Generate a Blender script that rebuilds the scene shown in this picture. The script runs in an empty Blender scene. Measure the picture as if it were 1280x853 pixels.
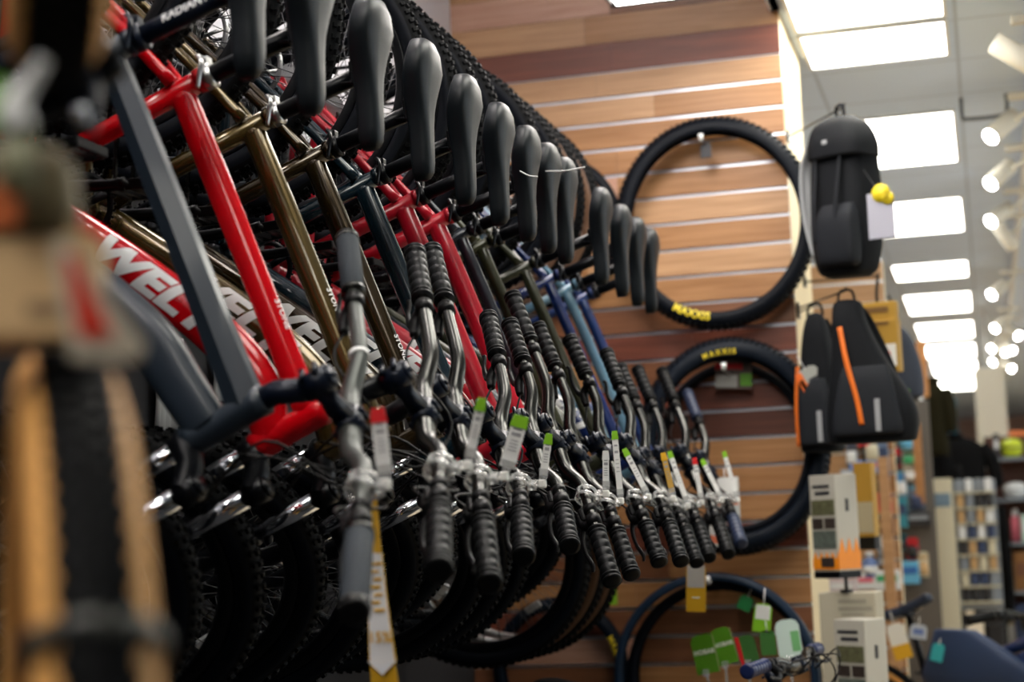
import bpy, bmesh, math, random
from mathutils import Vector, Matrix
random.seed(7)
C = bpy.context.scene.collection
SC = bpy.context.scene
EYE = 1.35                                   # camera height above the floor
def R_(d): return math.radians(d)

# ---------------------------------------------------------------- camera
YAW, PITCH, ROLL, FPX = R_(15.56), R_(6.376), R_(-2.2), 2100.0
_f = Vector((-math.sin(YAW)*math.cos(PITCH), math.cos(YAW)*math.cos(PITCH), math.sin(PITCH)))
_r = Vector((math.cos(YAW), math.sin(YAW), 0)); _u = _r.cross(_f)
CR = math.cos(ROLL)*_r + math.sin(ROLL)*_u
CU = -math.sin(ROLL)*_r + math.cos(ROLL)*_u
CF = _f
cam_d = bpy.data.cameras.new('camera'); cam = bpy.data.objects.new('camera', cam_d); C.objects.link(cam)
cam_d.sensor_width = 36.0; cam_d.lens = FPX*36.0/1280.0
cam_d.clip_start = 0.05; cam_d.clip_end = 200
cam.matrix_world = Matrix(((CR.x, CU.x, -CF.x, 0), (CR.y, CU.y, -CF.y, 0), (CR.z, CU.z, -CF.z, EYE), (0, 0, 0, 1)))
cam_d.dof.use_dof = True; cam_d.dof.focus_distance = 3.55; cam_d.dof.aperture_fstop = 2.7
SC.camera = cam
def ray(px, py):
    return ((px-640)/FPX)*CR + ((426.5-py)/FPX)*CU + CF
def aty(px, py, Y):                          # room point seen at a photo position, Y metres down the shop
    d = ray(px, py); p = d*(Y/d.y); return Vector((p.x, p.y, p.z+EYE))
def atx(px, py, X):
    d = ray(px, py); p = d*(X/d.x); return Vector((p.x, p.y, p.z+EYE))
def atz(px, py, Z):
    d = ray(px, py); p = d*((Z-EYE)/d.z); return Vector((p.x, p.y, p.z+EYE))

# ---------------------------------------------------------------- view, world, light levels
SC.view_settings.view_transform = 'Standard'; SC.view_settings.look = 'None'
SC.view_settings.exposure = 0.0; SC.view_settings.gamma = 1.0; SC.view_settings.use_curve_mapping = False
SC.cycles.use_denoising = True
SC.cycles.max_bounces = 8; SC.cycles.sample_clamp_indirect = 6
W = bpy.data.worlds.new('World'); SC.world = W; W.use_nodes = True
W.node_tree.nodes['Background'].inputs[0].default_value = (0.75, 0.82, 1.0, 1)
W.node_tree.nodes['Background'].inputs[1].default_value = 0.05
PANEL_E = 12.0        # ceiling panels
BAY_E = 17.0         # luminaires above the bike bay
SPOT_E = 40.0
GLOW_E = 1.5       # added cool glow from an unseen pane on the right

# ---------------------------------------------------------------- materials
MATS = {}
def mat(name, col, rough=0.5, metal=0.0, coat=0.0, emit=0.0, trans=0.0, noise=0.0, nscale=30.0, bump=0.0, bscale=200.0, ior=1.45, spec=0.5, alpha=1.0):
    if name in MATS: return MATS[name]
    m = bpy.data.materials.new(name); m.use_nodes = True; MATS[name] = m
    nt = m.node_tree; b = nt.nodes['Principled BSDF']
    b.inputs['Base Color'].default_value = (*col, 1); b.inputs['Roughness'].default_value = rough
    b.inputs['Metallic'].default_value = metal; b.inputs['Coat Weight'].default_value = coat
    b.inputs['Coat Roughness'].default_value = 0.08
    b.inputs['IOR'].default_value = ior; b.inputs['Specular IOR Level'].default_value = spec
    b.inputs['Alpha'].default_value = alpha
    if trans: b.inputs['Transmission Weight'].default_value = trans
    if emit:
        b.inputs['Emission Color'].default_value = (*col, 1); b.inputs['Emission Strength'].default_value = emit
    if noise or bump:
        tc = nt.nodes.new('ShaderNodeTexCoord')
    if noise:
        n = nt.nodes.new('ShaderNodeTexNoise'); n.inputs['Scale'].default_value = nscale; n.inputs['Detail'].default_value = 4
        nt.links.new(tc.outputs['Object'], n.inputs['Vector'])
        mx = nt.nodes.new('ShaderNodeMix'); mx.data_type = 'RGBA'
        lo = tuple(c*(1-noise) for c in col); hi = tuple(min(1, c*(1+noise)) for c in col)
        mx.inputs[6].default_value = (*lo, 1); mx.inputs[7].default_value = (*hi, 1)
        nt.links.new(n.outputs['Fac'], mx.inputs[0]); nt.links.new(mx.outputs[2], b.inputs['Base Color'])
    if bump:
        n2 = nt.nodes.new('ShaderNodeTexNoise'); n2.inputs['Scale'].default_value = bscale
        nt.links.new(tc.outputs['Object'], n2.inputs['Vector'])
        bp = nt.nodes.new('ShaderNodeBump'); bp.inputs['Strength'].default_value = bump; bp.inputs['Distance'].default_value = 0.002
        nt.links.new(n2.outputs['Fac'], bp.inputs['Height']); nt.links.new(bp.outputs['Normal'], b.inputs['Normal'])
    return m
def wood(name, a, b_, rough=0.4):
    if name in MATS: return MATS[name]
    m = mat(name, a, rough); nt = m.node_tree; b = nt.nodes['Principled BSDF']
    tc = nt.nodes.new('ShaderNodeTexCoord'); mp = nt.nodes.new('ShaderNodeMapping')
    mp.inputs['Scale'].default_value = (1.3, 1.3, 26); nt.links.new(tc.outputs['Object'], mp.inputs[0])
    n = nt.nodes.new('ShaderNodeTexNoise'); n.inputs['Scale'].default_value = 2.2; n.inputs['Detail'].default_value = 6; n.inputs['Distortion'].default_value = 0.6
    nt.links.new(mp.outputs[0], n.inputs['Vector'])
    cr = nt.nodes.new('ShaderNodeValToRGB'); cr.color_ramp.elements[0].position = 0.33; cr.color_ramp.elements[1].position = 0.68
    cr.color_ramp.elements[0].color = (*b_, 1); cr.color_ramp.elements[1].color = (*a, 1)
    nt.links.new(n.outputs['Fac'], cr.inputs[0]); nt.links.new(cr.outputs[0], b.inputs['Base Color'])
    return m

RUBBER = mat('rubber', (0.003, 0.0033, 0.0038), 0.65, spec=0.10, bump=0.15, bscale=400)
GRIPR = mat('grip_rubber', (0.003, 0.0034, 0.004), 0.4, spec=0.15)
GREYGRIP = mat('grey_foam', (0.020, 0.026, 0.033), 0.75, spec=0.3, bump=0.2, bscale=900)
BLACKM = mat('black_metal', (0.003, 0.0035, 0.005), 0.30, 0.2, spec=0.25)
BLACKP = mat('black_plastic', (0.003, 0.003, 0.0036), 0.42, spec=0.2)
NAVYM = mat('navy_black_anodised', (0.003, 0.006, 0.015), 0.32, 0.2, spec=0.35)
CHROME = mat('chrome', (0.72, 0.74, 0.78), 0.12, 1.0)
STEEL = mat('steel', (0.5, 0.5, 0.5), 0.28, 1.0)
GUN = mat('gunmetal', (0.055, 0.055, 0.052), 0.27, 1.0)
MATGREY = mat('matt_grey_bar', (0.07, 0.075, 0.07), 0.42, 0.7)
ALU = mat('aluminium', (0.62, 0.66, 0.72), 0.3, 0.75)
SADDLE = mat('saddle_vinyl', (0.005, 0.0075, 0.010), 0.42, spec=0.30, bump=0.12, bscale=700)
WHITE = mat('white_print', (0.85, 0.85, 0.85), 0.45)
GREYPRINT = mat('silver_print', (0.6, 0.62, 0.63), 0.4)
PAPER = mat('white_paper', (0.78, 0.78, 0.76), 0.6)
CLEAR = mat('clear_plastic', (0.93, 0.94, 0.93), 0.12, trans=0.75, ior=1.46)
YELLOW = mat('yellow_print', (0.8, 0.62, 0.02), 0.5)
GOLDC = mat('amber_card', (0.72, 0.40, 0.015), 0.5)
GREEN = mat('green_card', (0.10, 0.30, 0.012), 0.45)
LIME = mat('lime_plastic', (0.22, 0.5, 0.02), 0.4)
REDC = mat('red_card', (0.65, 0.015, 0.02), 0.45)
ORANGE = mat('orange_card', (0.85, 0.16, 0.015), 0.5)
INK = mat('dark_ink', (0.03, 0.03, 0.035), 0.6)
TAN = mat('tan_sidewall', (0.72, 0.36, 0.10), 0.55, noise=0.12, nscale=20)
KRAFT = mat('kraft_cardboard', (0.70, 0.47, 0.24), 0.75, noise=0.08, nscale=12)
CREAM = mat('cream_card', (0.44, 0.40, 0.30), 0.6)

# ---------------------------------------------------------------- mesh helpers
class MB:
    def __init__(s): s.v = []; s.f = []; s.sm = []; s.mi = []
    def add(s, vs, fs, smooth=True, mi=0):
        o = len(s.v); s.v += [tuple(v) for v in vs]
        for f in fs: s.f.append(tuple(i+o for i in f)); s.sm.append(smooth); s.mi.append(mi)
        return s
    def box(s, c, size, M=None, bev=0.0, mi=0):
        hx, hy, hz = [x/2 for x in size]; c = Vector(c)
        if bev <= 0:
            vs = [Vector((x, y, z)) for x in (-hx, hx) for y in (-hy, hy) for z in (-hz, hz)]
            fs = [(0, 1, 3, 2), (4, 6, 7, 5), (0, 4, 5, 1), (2, 3, 7, 6), (0, 2, 6, 4), (1, 5, 7, 3)]
        else:
            bm = bmesh.new(); bmesh.ops.create_cube(bm, size=1)
            for v in bm.verts: v.co = Vector((v.co.x*2*hx, v.co.y*2*hy, v.co.z*2*hz))
            bmesh.ops.bevel(bm, geom=list(bm.edges), offset=bev, segments=2, profile=0.5, affect='EDGES')
            bm.verts.index_update(); vs = [v.co.copy() for v in bm.verts]; fs = [[v.index for v in f.verts] for f in bm.faces]; bm.free()
        if M is not None: vs = [M @ v for v in vs]
        return s.add([c+v for v in vs], fs, False, mi)
    def loft(s, pts, rad, n=12, up=None, cap=True, mi=0, e=1.0, smooth=True):
        """tube along pts; rad: number, (a,b) or list of those; a is measured along `up`"""
        pts = [Vector(p) for p in pts]; k = len(pts)
        if not isinstance(rad, list): rad = [rad]*k
        rad = [(r, r) if not isinstance(r, tuple) else r for r in rad]
        vs = []; last = None
        for i, p in enumerate(pts):
            t = (pts[min(i+1, k-1)]-pts[max(i-1, 0)]).normalized()
            if up is not None: u = Vector(up)
            elif last is not None: u = last
            else: u = Vector((0, 0, 1)) if abs(t.z) < 0.9 else Vector((1, 0, 0))
            u = (u - t*u.dot(t)).normalized(); last = u; w = t.cross(u)
            for j in range(n):
                a = 2*math.pi*j/n
                ca, sa = math.cos(a), math.sin(a)
                if e != 1.0: ca, sa = math.copysign(abs(ca)**e, ca), math.copysign(abs(sa)**e, sa)
                vs.append(p + u*(rad[i][0]*ca) + w*(rad[i][1]*sa))
        fs = [(i*n+j, i*n+(j+1) % n, (i+1)*n+(j+1) % n, (i+1)*n+j) for i in range(k-1) for j in range(n)]
        if cap: fs += [tuple(range(n-1, -1, -1)), tuple((k-1)*n+j for j in range(n))]
        return s.add(vs, fs, smooth, mi)
    def tube(s, a, b, r, r2=None, n=12, mi=0): return s.loft([a, b], [r, r if r2 is None else r2], n, mi=mi)
    def curve(s, pts, rad, n=10, sub=6, up=None, mi=0, e=1.0):
        P = spline(pts, sub); 
        if isinstance(rad, list):
            k = len(rad); rr = []
            for i in range(len(P)):
                t = i/(len(P)-1)*(k-1); j = min(int(t), k-2); u = t-j
                A, B = rad[j], rad[j+1]
                if isinstance(A, tuple): rr.append((A[0]*(1-u)+B[0]*u, A[1]*(1-u)+B[1]*u))
                else: rr.append(A*(1-u)+B*u)
            rad = rr
        return s.loft(P, rad, n, up, mi=mi, e=e)
    def ring(s, R, prof, n=64, axis='y', a0=0, a1=2*math.pi, c=(0, 0, 0), closed=True, mi=0):
        """revolve a closed profile [(radial, axial)] about an axis"""
        full = abs(a1-a0-2*math.pi) < 1e-6; k = len(prof); c = Vector(c); m = n if full else n+1; vs = []
        for i in range(m):
            a = a0+(a1-a0)*i/n; ca, sa = math.cos(a), math.sin(a)
            for (r, h) in prof:
                q = R+r
                vs.append(c+(Vector((q*ca, h, q*sa)) if axis == 'y' else Vector((q*ca, q*sa, h)) if axis == 'z' else Vector((h, q*ca, q*sa))))
        fs = []; kk = k if closed else k-1
        for i in range(n):
            for j in range(kk):
                i2 = (i+1) % m
                fs.append((i*k+j, i*k+(j+1) % k, i2*k+(j+1) % k, i2*k+j))
        return s.add(vs, fs, True, mi)
    def prism(s, poly, h, M=None, mi=0):
        """polygon in XZ extruded along Y by h (centred)"""
        n = len(poly); vs = [Vector((x, -h/2, z)) for x, z in poly]+[Vector((x, h/2, z)) for x, z in poly]
        fs = [tuple(range(n)), tuple(range(2*n-1, n-1, -1))]+[(i, i+n, (i+1) % n+n, (i+1) % n) for i in range(n)]
        if M is not None: vs = [M @ v for v in vs]
        return s.add(vs, fs, False, mi)
    def xf(s, M): s.v = [tuple(M @ Vector(v)) for v in s.v]; return s
    def mesh(s, name, mats):
        me = bpy.data.meshes.new(name); me.from_pydata(s.v, [], s.f)
        if not isinstance(mats, (list, tuple)): mats = [mats]
        for m in mats: me.materials.append(m)
        me.polygons.foreach_set('use_smooth', s.sm); me.polygons.foreach_set('material_index', s.mi)
        bm = bmesh.new(); bm.from_mesh(me); bmesh.ops.recalc_face_normals(bm, faces=bm.faces); bm.to_mesh(me); bm.free()
        me.update(); return me
def spline(pts, sub=6):
    P = [Vector(p) for p in pts]; out = []
    for i in range(len(P)-1):
        p0, p1, p2, p3 = P[max(i-1, 0)], P[i], P[i+1], P[min(i+2, len(P)-1)]
        for k in range(sub):
            t = k/sub
            out.append(0.5*((2*p1)+(p2-p0)*t+(2*p0-5*p1+4*p2-p3)*t*t+(3*p1-p0-3*p2+p3)*t**3))
    out.append(P[-1]); return out
def link(name, me, parent=None, M=None):
    o = bpy.data.objects.new(name, me); C.objects.link(o)
    if parent is not None: o.parent = parent
    if M is not None: o.matrix_local = M
    return o
def obj(name, mb, mats, parent=None, M=None): return link(name, mb.mesh(name, mats), parent, M)
def tag(o, label, cat, group=None, kind=None):
    if label: o['label'] = label
    if cat: o['category'] = cat
    if group: o['group'] = group
    if kind: o['kind'] = kind
    return o
def thing(name, label, cat, loc=(0, 0, 0), rot=(0, 0, 0), group=None):
    o = bpy.data.objects.new(name, None); C.objects.link(o); o.empty_display_size = 0.1
    o.location = loc; o.rotation_euler = rot
    return tag(o, label, cat, group)
def struct(name, mb, mats, parent=None):
    o = obj(name, mb, mats, parent); o['kind'] = 'structure'; return o
def frame3(x, z, o):                          # matrix from an x axis, an approximate z axis and an origin
    x = Vector(x).normalized(); z = Vector(z); z = (z-x*z.dot(x)).normalized(); y = z.cross(x)
    return Matrix(((x.x, y.x, z.x, o[0]), (x.y, y.y, z.y, o[1]), (x.z, y.z, z.z, o[2]), (0, 0, 0, 1)))
_tc = {}
def text_geo(body, size=1.0, bold=0.0, shear=0.0, cut=0.0):
    """flat outline of lettering as vertices (x, y) and faces, centred"""
    key = (body, size, bold, shear, cut)
    if key in _tc: return _tc[key]
    cu = bpy.data.curves.new('t', 'FONT'); cu.body = body; cu.size = size; cu.offset = bold*size; cu.shear = shear; cu.space_character = 1+bold*1.6
    cu.align_x = 'CENTER'; cu.align_y = 'CENTER'; cu.resolution_u = 3
    o = bpy.data.objects.new('t', cu); C.objects.link(o)
    dg = bpy.context.evaluated_depsgraph_get(); me = bpy.data.meshes.new_from_object(o.evaluated_get(dg))
    bm = bmesh.new(); bm.from_mesh(me)
    if cut:
        for _ in range(5):
            es = [e for e in bm.edges if e.calc_length() > cut]
            if not es: break
            bmesh.ops.subdivide_edges(bm, edges=es, cuts=1); bmesh.ops.triangulate(bm, faces=bm.faces)
    bm.verts.index_update()
    r = ([v.co.copy() for v in bm.verts], [[v.index for v in f.verts] for f in bm.faces])
    bm.free(); bpy.data.objects.remove(o); bpy.data.curves.remove(cu); bpy.data.meshes.remove(me)
    _tc[key] = r; return r
def text_flat(body, size, bold=0.0, shear=0.0, h=0.0008):
    """thin lettering lying in the XZ plane facing -Y"""
    vs, fs = text_geo(body, size, bold, shear); n = len(vs); mb = MB()
    mb.add([(v.x, -h, v.y) for v in vs], fs, False); return mb

# ================================================================ THE SHOP
LW = -1.93                                   # left wall plane
PY, PE = 6.2, -0.64                          # slat wall front plane, its right edge
H_A, H_B = 3.25, 4.4                        # ceiling of the aisle, of the bike bay
b = MB(); b.box((3.0, 14, -0.05), (14, 44, 0.1))
struct('floor', b, mat('floor_tile', (0.52, 0.42, 0.28), 0.35, noise=0.12, nscale=1.5))
b = MB(); b.box((-1.1, 1.5, .006), (1.64, 9.3, .012)); b.box((2.1, -2.2, .006), (4.74, 11.4, .012)); struct('trim_5', b, mat('added_bounce_mat', (.015, .015, .017), .8, noise=.2, nscale=15))  # unseen dark mat added to cut light bouncing up from the floor
b = MB(); b.box((LW-0.05, 2.0, 2.25), (0.1, 20, 4.5))
struct('wall_left', b, mat('wall_white', (0.74, 0.74, 0.78), 0.6, noise=0.03, nscale=3))
b = MB(); b.box((LW+0.006, 1.24, 1.25), (0.012, 9.88, 2.5))
struct('trim_1', b, mat('dark_panel', (0.014, 0.014, 0.016), 0.7, noise=0.2, nscale=6))
def ceil_mat(name, col):
    m = mat(name, col, 0.8); nt = m.node_tree; bs = nt.nodes['Principled BSDF']
    tc = nt.nodes.new('ShaderNodeTexCoord'); br = nt.nodes.new('ShaderNodeTexBrick'); br.offset = 0
    br.inputs['Scale'].default_value = 1.0; br.inputs['Brick Width'].default_value = 0.6; br.inputs['Row Height'].default_value = 0.6
    br.inputs['Mortar Size'].default_value = 0.008; br.inputs['Color1'].default_value = (*col, 1)
    br.inputs['Color2'].default_value = (*[c*0.97 for c in col], 1); br.inputs['Mortar'].default_value = (*[c*0.72 for c in col], 1)
    nt.links.new(tc.outputs['Object'], br.inputs['Vector']); nt.links.new(br.outputs['Color'], bs.inputs['Base Color']); return m
b = MB(); b.box((5.0-0.02, 14, H_A+0.05), (11.28, 44, 0.1)); b.box((-1.32, 21.45, H_A+0.05), (1.32, 29.1, 0.1))
struct('ceiling', b, ceil_mat('ceiling_tile', (0.66, 0.77, 0.95)))
b = MB(); b.box((-1.3, -0.9, H_B+0.05), (1.4, 14.2, 0.1)); b.box((PE-0.01, -0.9, (H_A+H_B)/2+0.05), (0.04, 14.2, H_B-H_A+0.1))
struct('trim_2', b, mat('bay_ceiling', (0.66, 0.66, 0.70), 0.8))
b = MB(); b.box((3.0, 36.05, 1.6), (14, 0.1, 3.4)); struct('wall_back', b, mat('far_wall', (0.55, 0.36, 0.30), 0.8, noise=0.05, nscale=2))
b = MB()
for (ya, yb, za, zb) in ((-8, 3.0, 0, 3.3), (15.0, 36, 0, 3.3), (3.0, 15.0, 0, .5), (3.0, 15.0, 3.0, 3.3)): b.box((6.95, (ya+yb)/2, (za+zb)/2), (.1, yb-ya, zb-za))
struct('wall_right', b, mat('right_wall', (0.5, 0.48, 0.44), 0.8, noise=0.05, nscale=2))
b = MB(); b.box((3.0, -7.95, 1.9), (14, 0.1, 3.9)); struct('wall_front', b, mat('front_wall', (0.07, 0.068, 0.065), 0.8, noise=0.05, nscale=2))

b = MB(); b.box((6.97, 9, 1.75), (.02, 12, 2.5)); wg = struct('added_pane_1', b, mat('added_cool_glow', (.80, .90, 1.0), .3, emit=GLOW_E))  # unseen glowing pane and frame, added to brighten the ceiling
b = MB()
for y in (3.02, 6, 9, 12, 14.98): b.box((6.91, y, 1.75), (.05, .06, 2.5))
for z in (.52, 2.98): b.box((6.91, 9, z), (.05, 11.9, .05))
obj('added_pane_frame', b, mat('added_pane_frame', (.5, .5, .5), .5), wg)
# ---- slat wall: boards with metal channels between them
WOODS = [wood('board_tan', (0.54, 0.315, 0.165), (0.40, 0.215, 0.10)), wood('board_orange', (0.42, 0.21, 0.085), (0.30, 0.135, 0.048)),
         wood('board_red', (0.21, 0.062, 0.035), (0.13, 0.035, 0.02)), wood('board_pink', (0.56, 0.33, 0.235), (0.44, 0.23, 0.155)),
         wood('board_brown', (0.23, 0.095, 0.042), (0.15, 0.055, 0.024)), wood('board_dark', (0.115, 0.036, 0.020), (0.07, 0.020, 0.011))]
def slat_panel(name, x0, x1, yf, z_top, rows, z_low, top_rows, trimname, endmat, depth, seed):
    rnd = random.Random(seed); b = MB(); m = MB(); pitch = 0.1025; g = 0.013
    k = 0; z = z_top
    def row(za, zb, tones):
        # one or two long boards across the wall
        cuts = [x0]+([x0+(x1-x0)*tones[2]] if len(tones) > 2 else [])+[x1]
        for i in range(len(cuts)-1):
            b.box(((cuts[i]+cuts[i+1])/2, yf+0.010, (za+zb)/2), (cuts[i+1]-cuts[i]-0.001, 0.020, zb-za), mi=tones[i])
    for (za, zb, t) in top_rows: row(za+0.001, zb-0.001, t)
    while z > z_low:
        t = rows[k] if k < len(rows) else (rnd.choice((0, 1, 4)), rnd.choice((0, 1, 1)), rnd.uniform(0.3, 0.7))
        row(z-pitch+g/2, z-g/2, t)
        m.box(((x0+x1)/2, yf+0.016, z), (x1-x0, 0.012, g+0.004))
        z -= pitch; k += 1
    # core and end cap behind the boards
    b.box(((x0+x1)/2, yf+0.022+depth/2, (z_top+z)/2+(top_rows[-1][1]-z_top if top_rows else 0)/2), (x1-x0, depth, z_top-z+(top_rows[-1][1]-z_top if top_rows else 0)), mi=6)
    o = struct(name, b, WOODS+[endmat]); struct(trimname, m, ALU, o); return o
zl = EYE+1.737
rows = [(0, 0, .45), (0, 1, .62), (1, 1, .3), (1, 1, .5), (3, 1, .5), (1, 0, .55), (0, 1, .5), (1, 0, .4), (1, 1, .6), (4, 4, .4), (2, 2, .7), (1, 4, .5), (4, 2, .4),
        (5, 5, .5), (1, 1, .5), (4, 1, .5), (1, 1, .5), (2, 2, .5), (4, 1, .6), (1, 1, .5), (2, 4, .4), (3, 4, .5), (4, 1, .5)]  # lower rows: dark boards, plus shade behind the tyres put into their tone
CREAMW = mat('cream_paint', (0.72, 0.60, 0.38), 0.5, noise=0.05, nscale=8)
slat_panel('wall_partition', LW, PE, PY, zl, rows, 0.1, [(zl, zl+.113, (2, 2, .5)), (zl+.113, zl+.226, (0, 1, .42)), (zl+.226, zl+.34, (3, 4, .5)), (zl+.34, zl+.46, (0, 1, .6)), (zl+.46, zl+.58, (3, 3, .5)), (zl+.58, zl+.70, (3, 0, .5)), (zl+.70, zl+1.2, (3, 3, .4))], 'trim_3', CREAMW, 0.69, 3)
zb = EYE+1.22
slat_panel('wall_niche', -1.9, -0.42, 8.2, zb, [(0, 0, .5), (3, 0, .5), (0, 0, .3)], 0.1, [], 'trim_4', CREAMW, 0.10, 5)
b = MB(); b.box((-1.99, 13, 1.0), (0.1, 9.4, 2.0)); b.box((-0.62, 14.5, 0.95), (0.1, 11, 1.9)); struct('wall_side', b, mat('display_wall', (0.42, 0.26, 0.14), 0.6, noise=0.1, nscale=4))

# ---- recessed light panels: two by two tiles long, one wide
DIFF = mat('lit_diffuser', (1.0, 0.97, 0.88), 0.5, emit=PANEL_E)
FRM = mat('white_frame', (0.8, 0.8, 0.8), 0.5)
def panel(x0, x1, y0, y1, z, label, group=None, diff=DIFF):
    t = thing('ceiling_light', label, 'ceiling light', ((x0+x1)/2, (y0+y1)/2, z), group=group)
    w, l = x1-x0, y1-y0
    f = MB()
    for s in (-1, 1):
        f.box((s*(w/2-.008), 0, -.006), (.016, l, .012)); f.box((0, s*(l/2-.008), -.006), (w-.032, .016, .012))
    obj('light_frame', f, FRM, t)
    d = MB(); d.box((0, 0, -.004), (w-.032, l-.032, .006)); obj('diffuser', d, diff, t); return t
NAMES = ['nearest lit panel, cut by the top edge of the photo', 'second lit panel, close behind the nearest one', 'large lit panel above the hanging backpack', 'lit panel beside the yellow and white swing tag',
         'thin lit panel just behind the swing tag', 'sixth lit panel along the ceiling row', 'seventh lit panel along the ceiling row', 'eighth lit panel along the ceiling row', 'ninth lit panel along the ceiling row', 'farthest lit panel at the end of the ceiling row']
for (y0, y1), nm in zip([(5.3, 6.50), (6.56, 7.08), (8.1, 9.3), (10.4, 11.66), (13.1, 13.95), (15.0, 16.4), (17.35, 18.9), (19.7, 21.4), (22.0, 24.3), (24.8, 27.0)], NAMES):
    panel(-0.61, -0.03, y0, y1, H_A, nm, )
for y in (-1.0, 1.4, 3.2): panel(-0.61, -0.03, y, y+1.2, H_A, 'recessed light panel in the aisle ceiling over the camera', 'light panels over the camera')
for y in (3.5, 6, 8.5, 11, 14, 18, 22, 26): panel(3.6, 4.8, y, y+1.2, H_A, 'recessed light panel over the far aisle', 'light panels over the far aisle')
LUM = aty(765, 9, 5.6)
DIFFB = mat('lit_bay_diffuser', (1.0, 0.93, 0.88), 0.5, emit=BAY_E)
for i, y in ((1, 4.72),):
    t = thing('luminaire', ['white luminaire over the near end of the bike row', 'white luminaire with dark rim at the top of the wooden wall'][i], 'lamp', (LUM.x+.25, LUM.y-.5+(y-4.72)*1.0, LUM.z), rot=(0, 0, 0))
    b = MB(); b.box((0, 0, .04), (.5, 1.0, .06), bev=.01); obj('lamp_body', b, FRM, t)
    b = MB(); b.box((0, 0, .004), (.46, .96, .012)); obj('diffuser', b, DIFFB, t)
    b = MB()
    for s in (-1, 1): b.box((s*.246, 0, .006), (.012, 1.004, .02)); b.box((0, s*.496, .006), (.48, .012, .02))
    obj('rim', b, BLACKM, t)
    b = MB()
    for s in (-1, 1): b.tube((0, s*.35, .07), (0, s*.35, H_B-LUM.z), .004, n=6)
    obj('suspension_wire', b, STEEL, t)

DIFFN = mat('lit_narrow_diffuser', (1.0, 0.93, 0.88), 0.5, emit=BAY_E*2.6)
for y in (-1.9, 0.4, 2.9): panel(-1.48, -1.20, y, y+1.2, H_B, 'added light panel, out of view in the high ceiling over the bikes', 'added light panels over the bike row', DIFFN)  # unseen panels, added to light the upper boards and narrowed for tube highlights
# ---- spotlights on a track
b = MB(); b.box((0.31, 14.5, H_A-.028), (.036, 23, .05)); tag(obj('lighting_track', b, FRM), 'white track fixed along the ceiling, carrying the spotlights', 'lighting track')
LENS = mat('lit_lens', (1.0, 0.98, 0.92), 0.3, emit=SPOT_E)
LAMPW = mat('lamp_cream', (0.76, 0.72, 0.62), 0.45)
SPOTS = [((1268, 68), (1.0, .1, -.75), 1), ((1253, 158), (-.62, -.55, -.6), 0), ((1251, 218), (-.62, -.55, -.6), 0), ((1250, 268), (-.6, -.6, -.5), 0), ((1257, 296), (.5, .5, -.8), 1),
         ((1248, 362), (-.6, -.6, -.5), 0), ((1251, 405), (-.6, -.6, -.5), 0), ((1266, 415), (.5, -.6, -.5), 0), ((1246, 431), (-.6, -.6, -.5), 0), ((1260, 434), (.4, -.7, -.5), 0), ((1260, 457), (.4, -.7, -.5), 0),
         ((1259, 472), (.4, -.7, -.5), 0), ((1247, 481), (-.6, -.6, -.5), 0), ((1246, 496), (-.6, -.6, -.5), 0), ((1248, 503), (.5, -.7, -.5), 0), ((1246, 517), (-.6, -.6, -.5), 0), ((1246, 529), (-.6, -.6, -.5), 0)]
ordn = ['nearest', 'second', 'third', 'fourth', 'fifth', 'sixth', 'seventh', 'eighth', 'ninth', 'tenth', 'eleventh', 'twelfth', 'thirteenth', 'fourteenth', 'fifteenth', 'sixteenth', 'last']
for i, ((px, py), d, off) in enumerate(SPOTS):
    z = H_A-.20; p = atz(px, py, z)
    if i >= 11: p = Vector((.20+.04*(i % 2), 18.5+1.15*(i-11), z))
    t = thing('track_spotlight', 'cream cylinder spotlight, %s along the ceiling track%s' % (ordn[i], ', switched off' if off else ', lit'), 'spotlight', (0.31, p.y, H_A-.054))
    b = MB(); b.box((-.02, 0, -.015), (.18, .05, .03), bev=.006); obj('adapter', b, LAMPW, t)
    loc = p-t.location; d = Vector(d).normalized()
    b = MB(); b.tube((0, 0, -.03), (0, 0, -.07), .012); b.loft([(0, 0, -.07), loc*0.6+Vector((0, 0, -.035)), loc-d*.05], .012); obj('bracket', b, LAMPW, t)
    b = MB(); b.loft([loc-d*.09, loc-d*.085, loc+d*.085, loc+d*.09], [.034, .042, .042, .040], 20); obj('lamp_head', b, LAMPW, t)
    b = MB(); b.loft([loc+d*.088, loc+d*.092], .036, 20); obj('lens', b, BLACKM if off else LENS, t)
b = MB(); b.curve([(0, 0, 0), (0, 0, -.09), (.02, 0, -.1), (.17, .0, -.1), (.2, .0, -.07), (.2, 0, 0)], .009, sub=3); o = obj('conduit', b, mat('dark_conduit', (.12, .13, .15), .5)); o.location = (0.0, 7.9, H_A); tag(o, 'dark bent conduit under the ceiling tiles beside the spotlights', 'conduit')

# ================================================================ BICYCLES
# bike space: x forward from the rear axle, y to the rider's left, z up
AX = Vector((1.137, 0, -0.0035)); BBP = Vector((.43, 0, -.055)); STT = Vector((.292, 0, .313))
HTB = Vector((.915, 0, .385)); HTT = Vector((.862, 0, .504)); SDIR = Vector((-.4067, 0, .9135)); FPD = Vector((.9135, 0, .4067))
CLP = HTT+SDIR*.045
WR = .352
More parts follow.
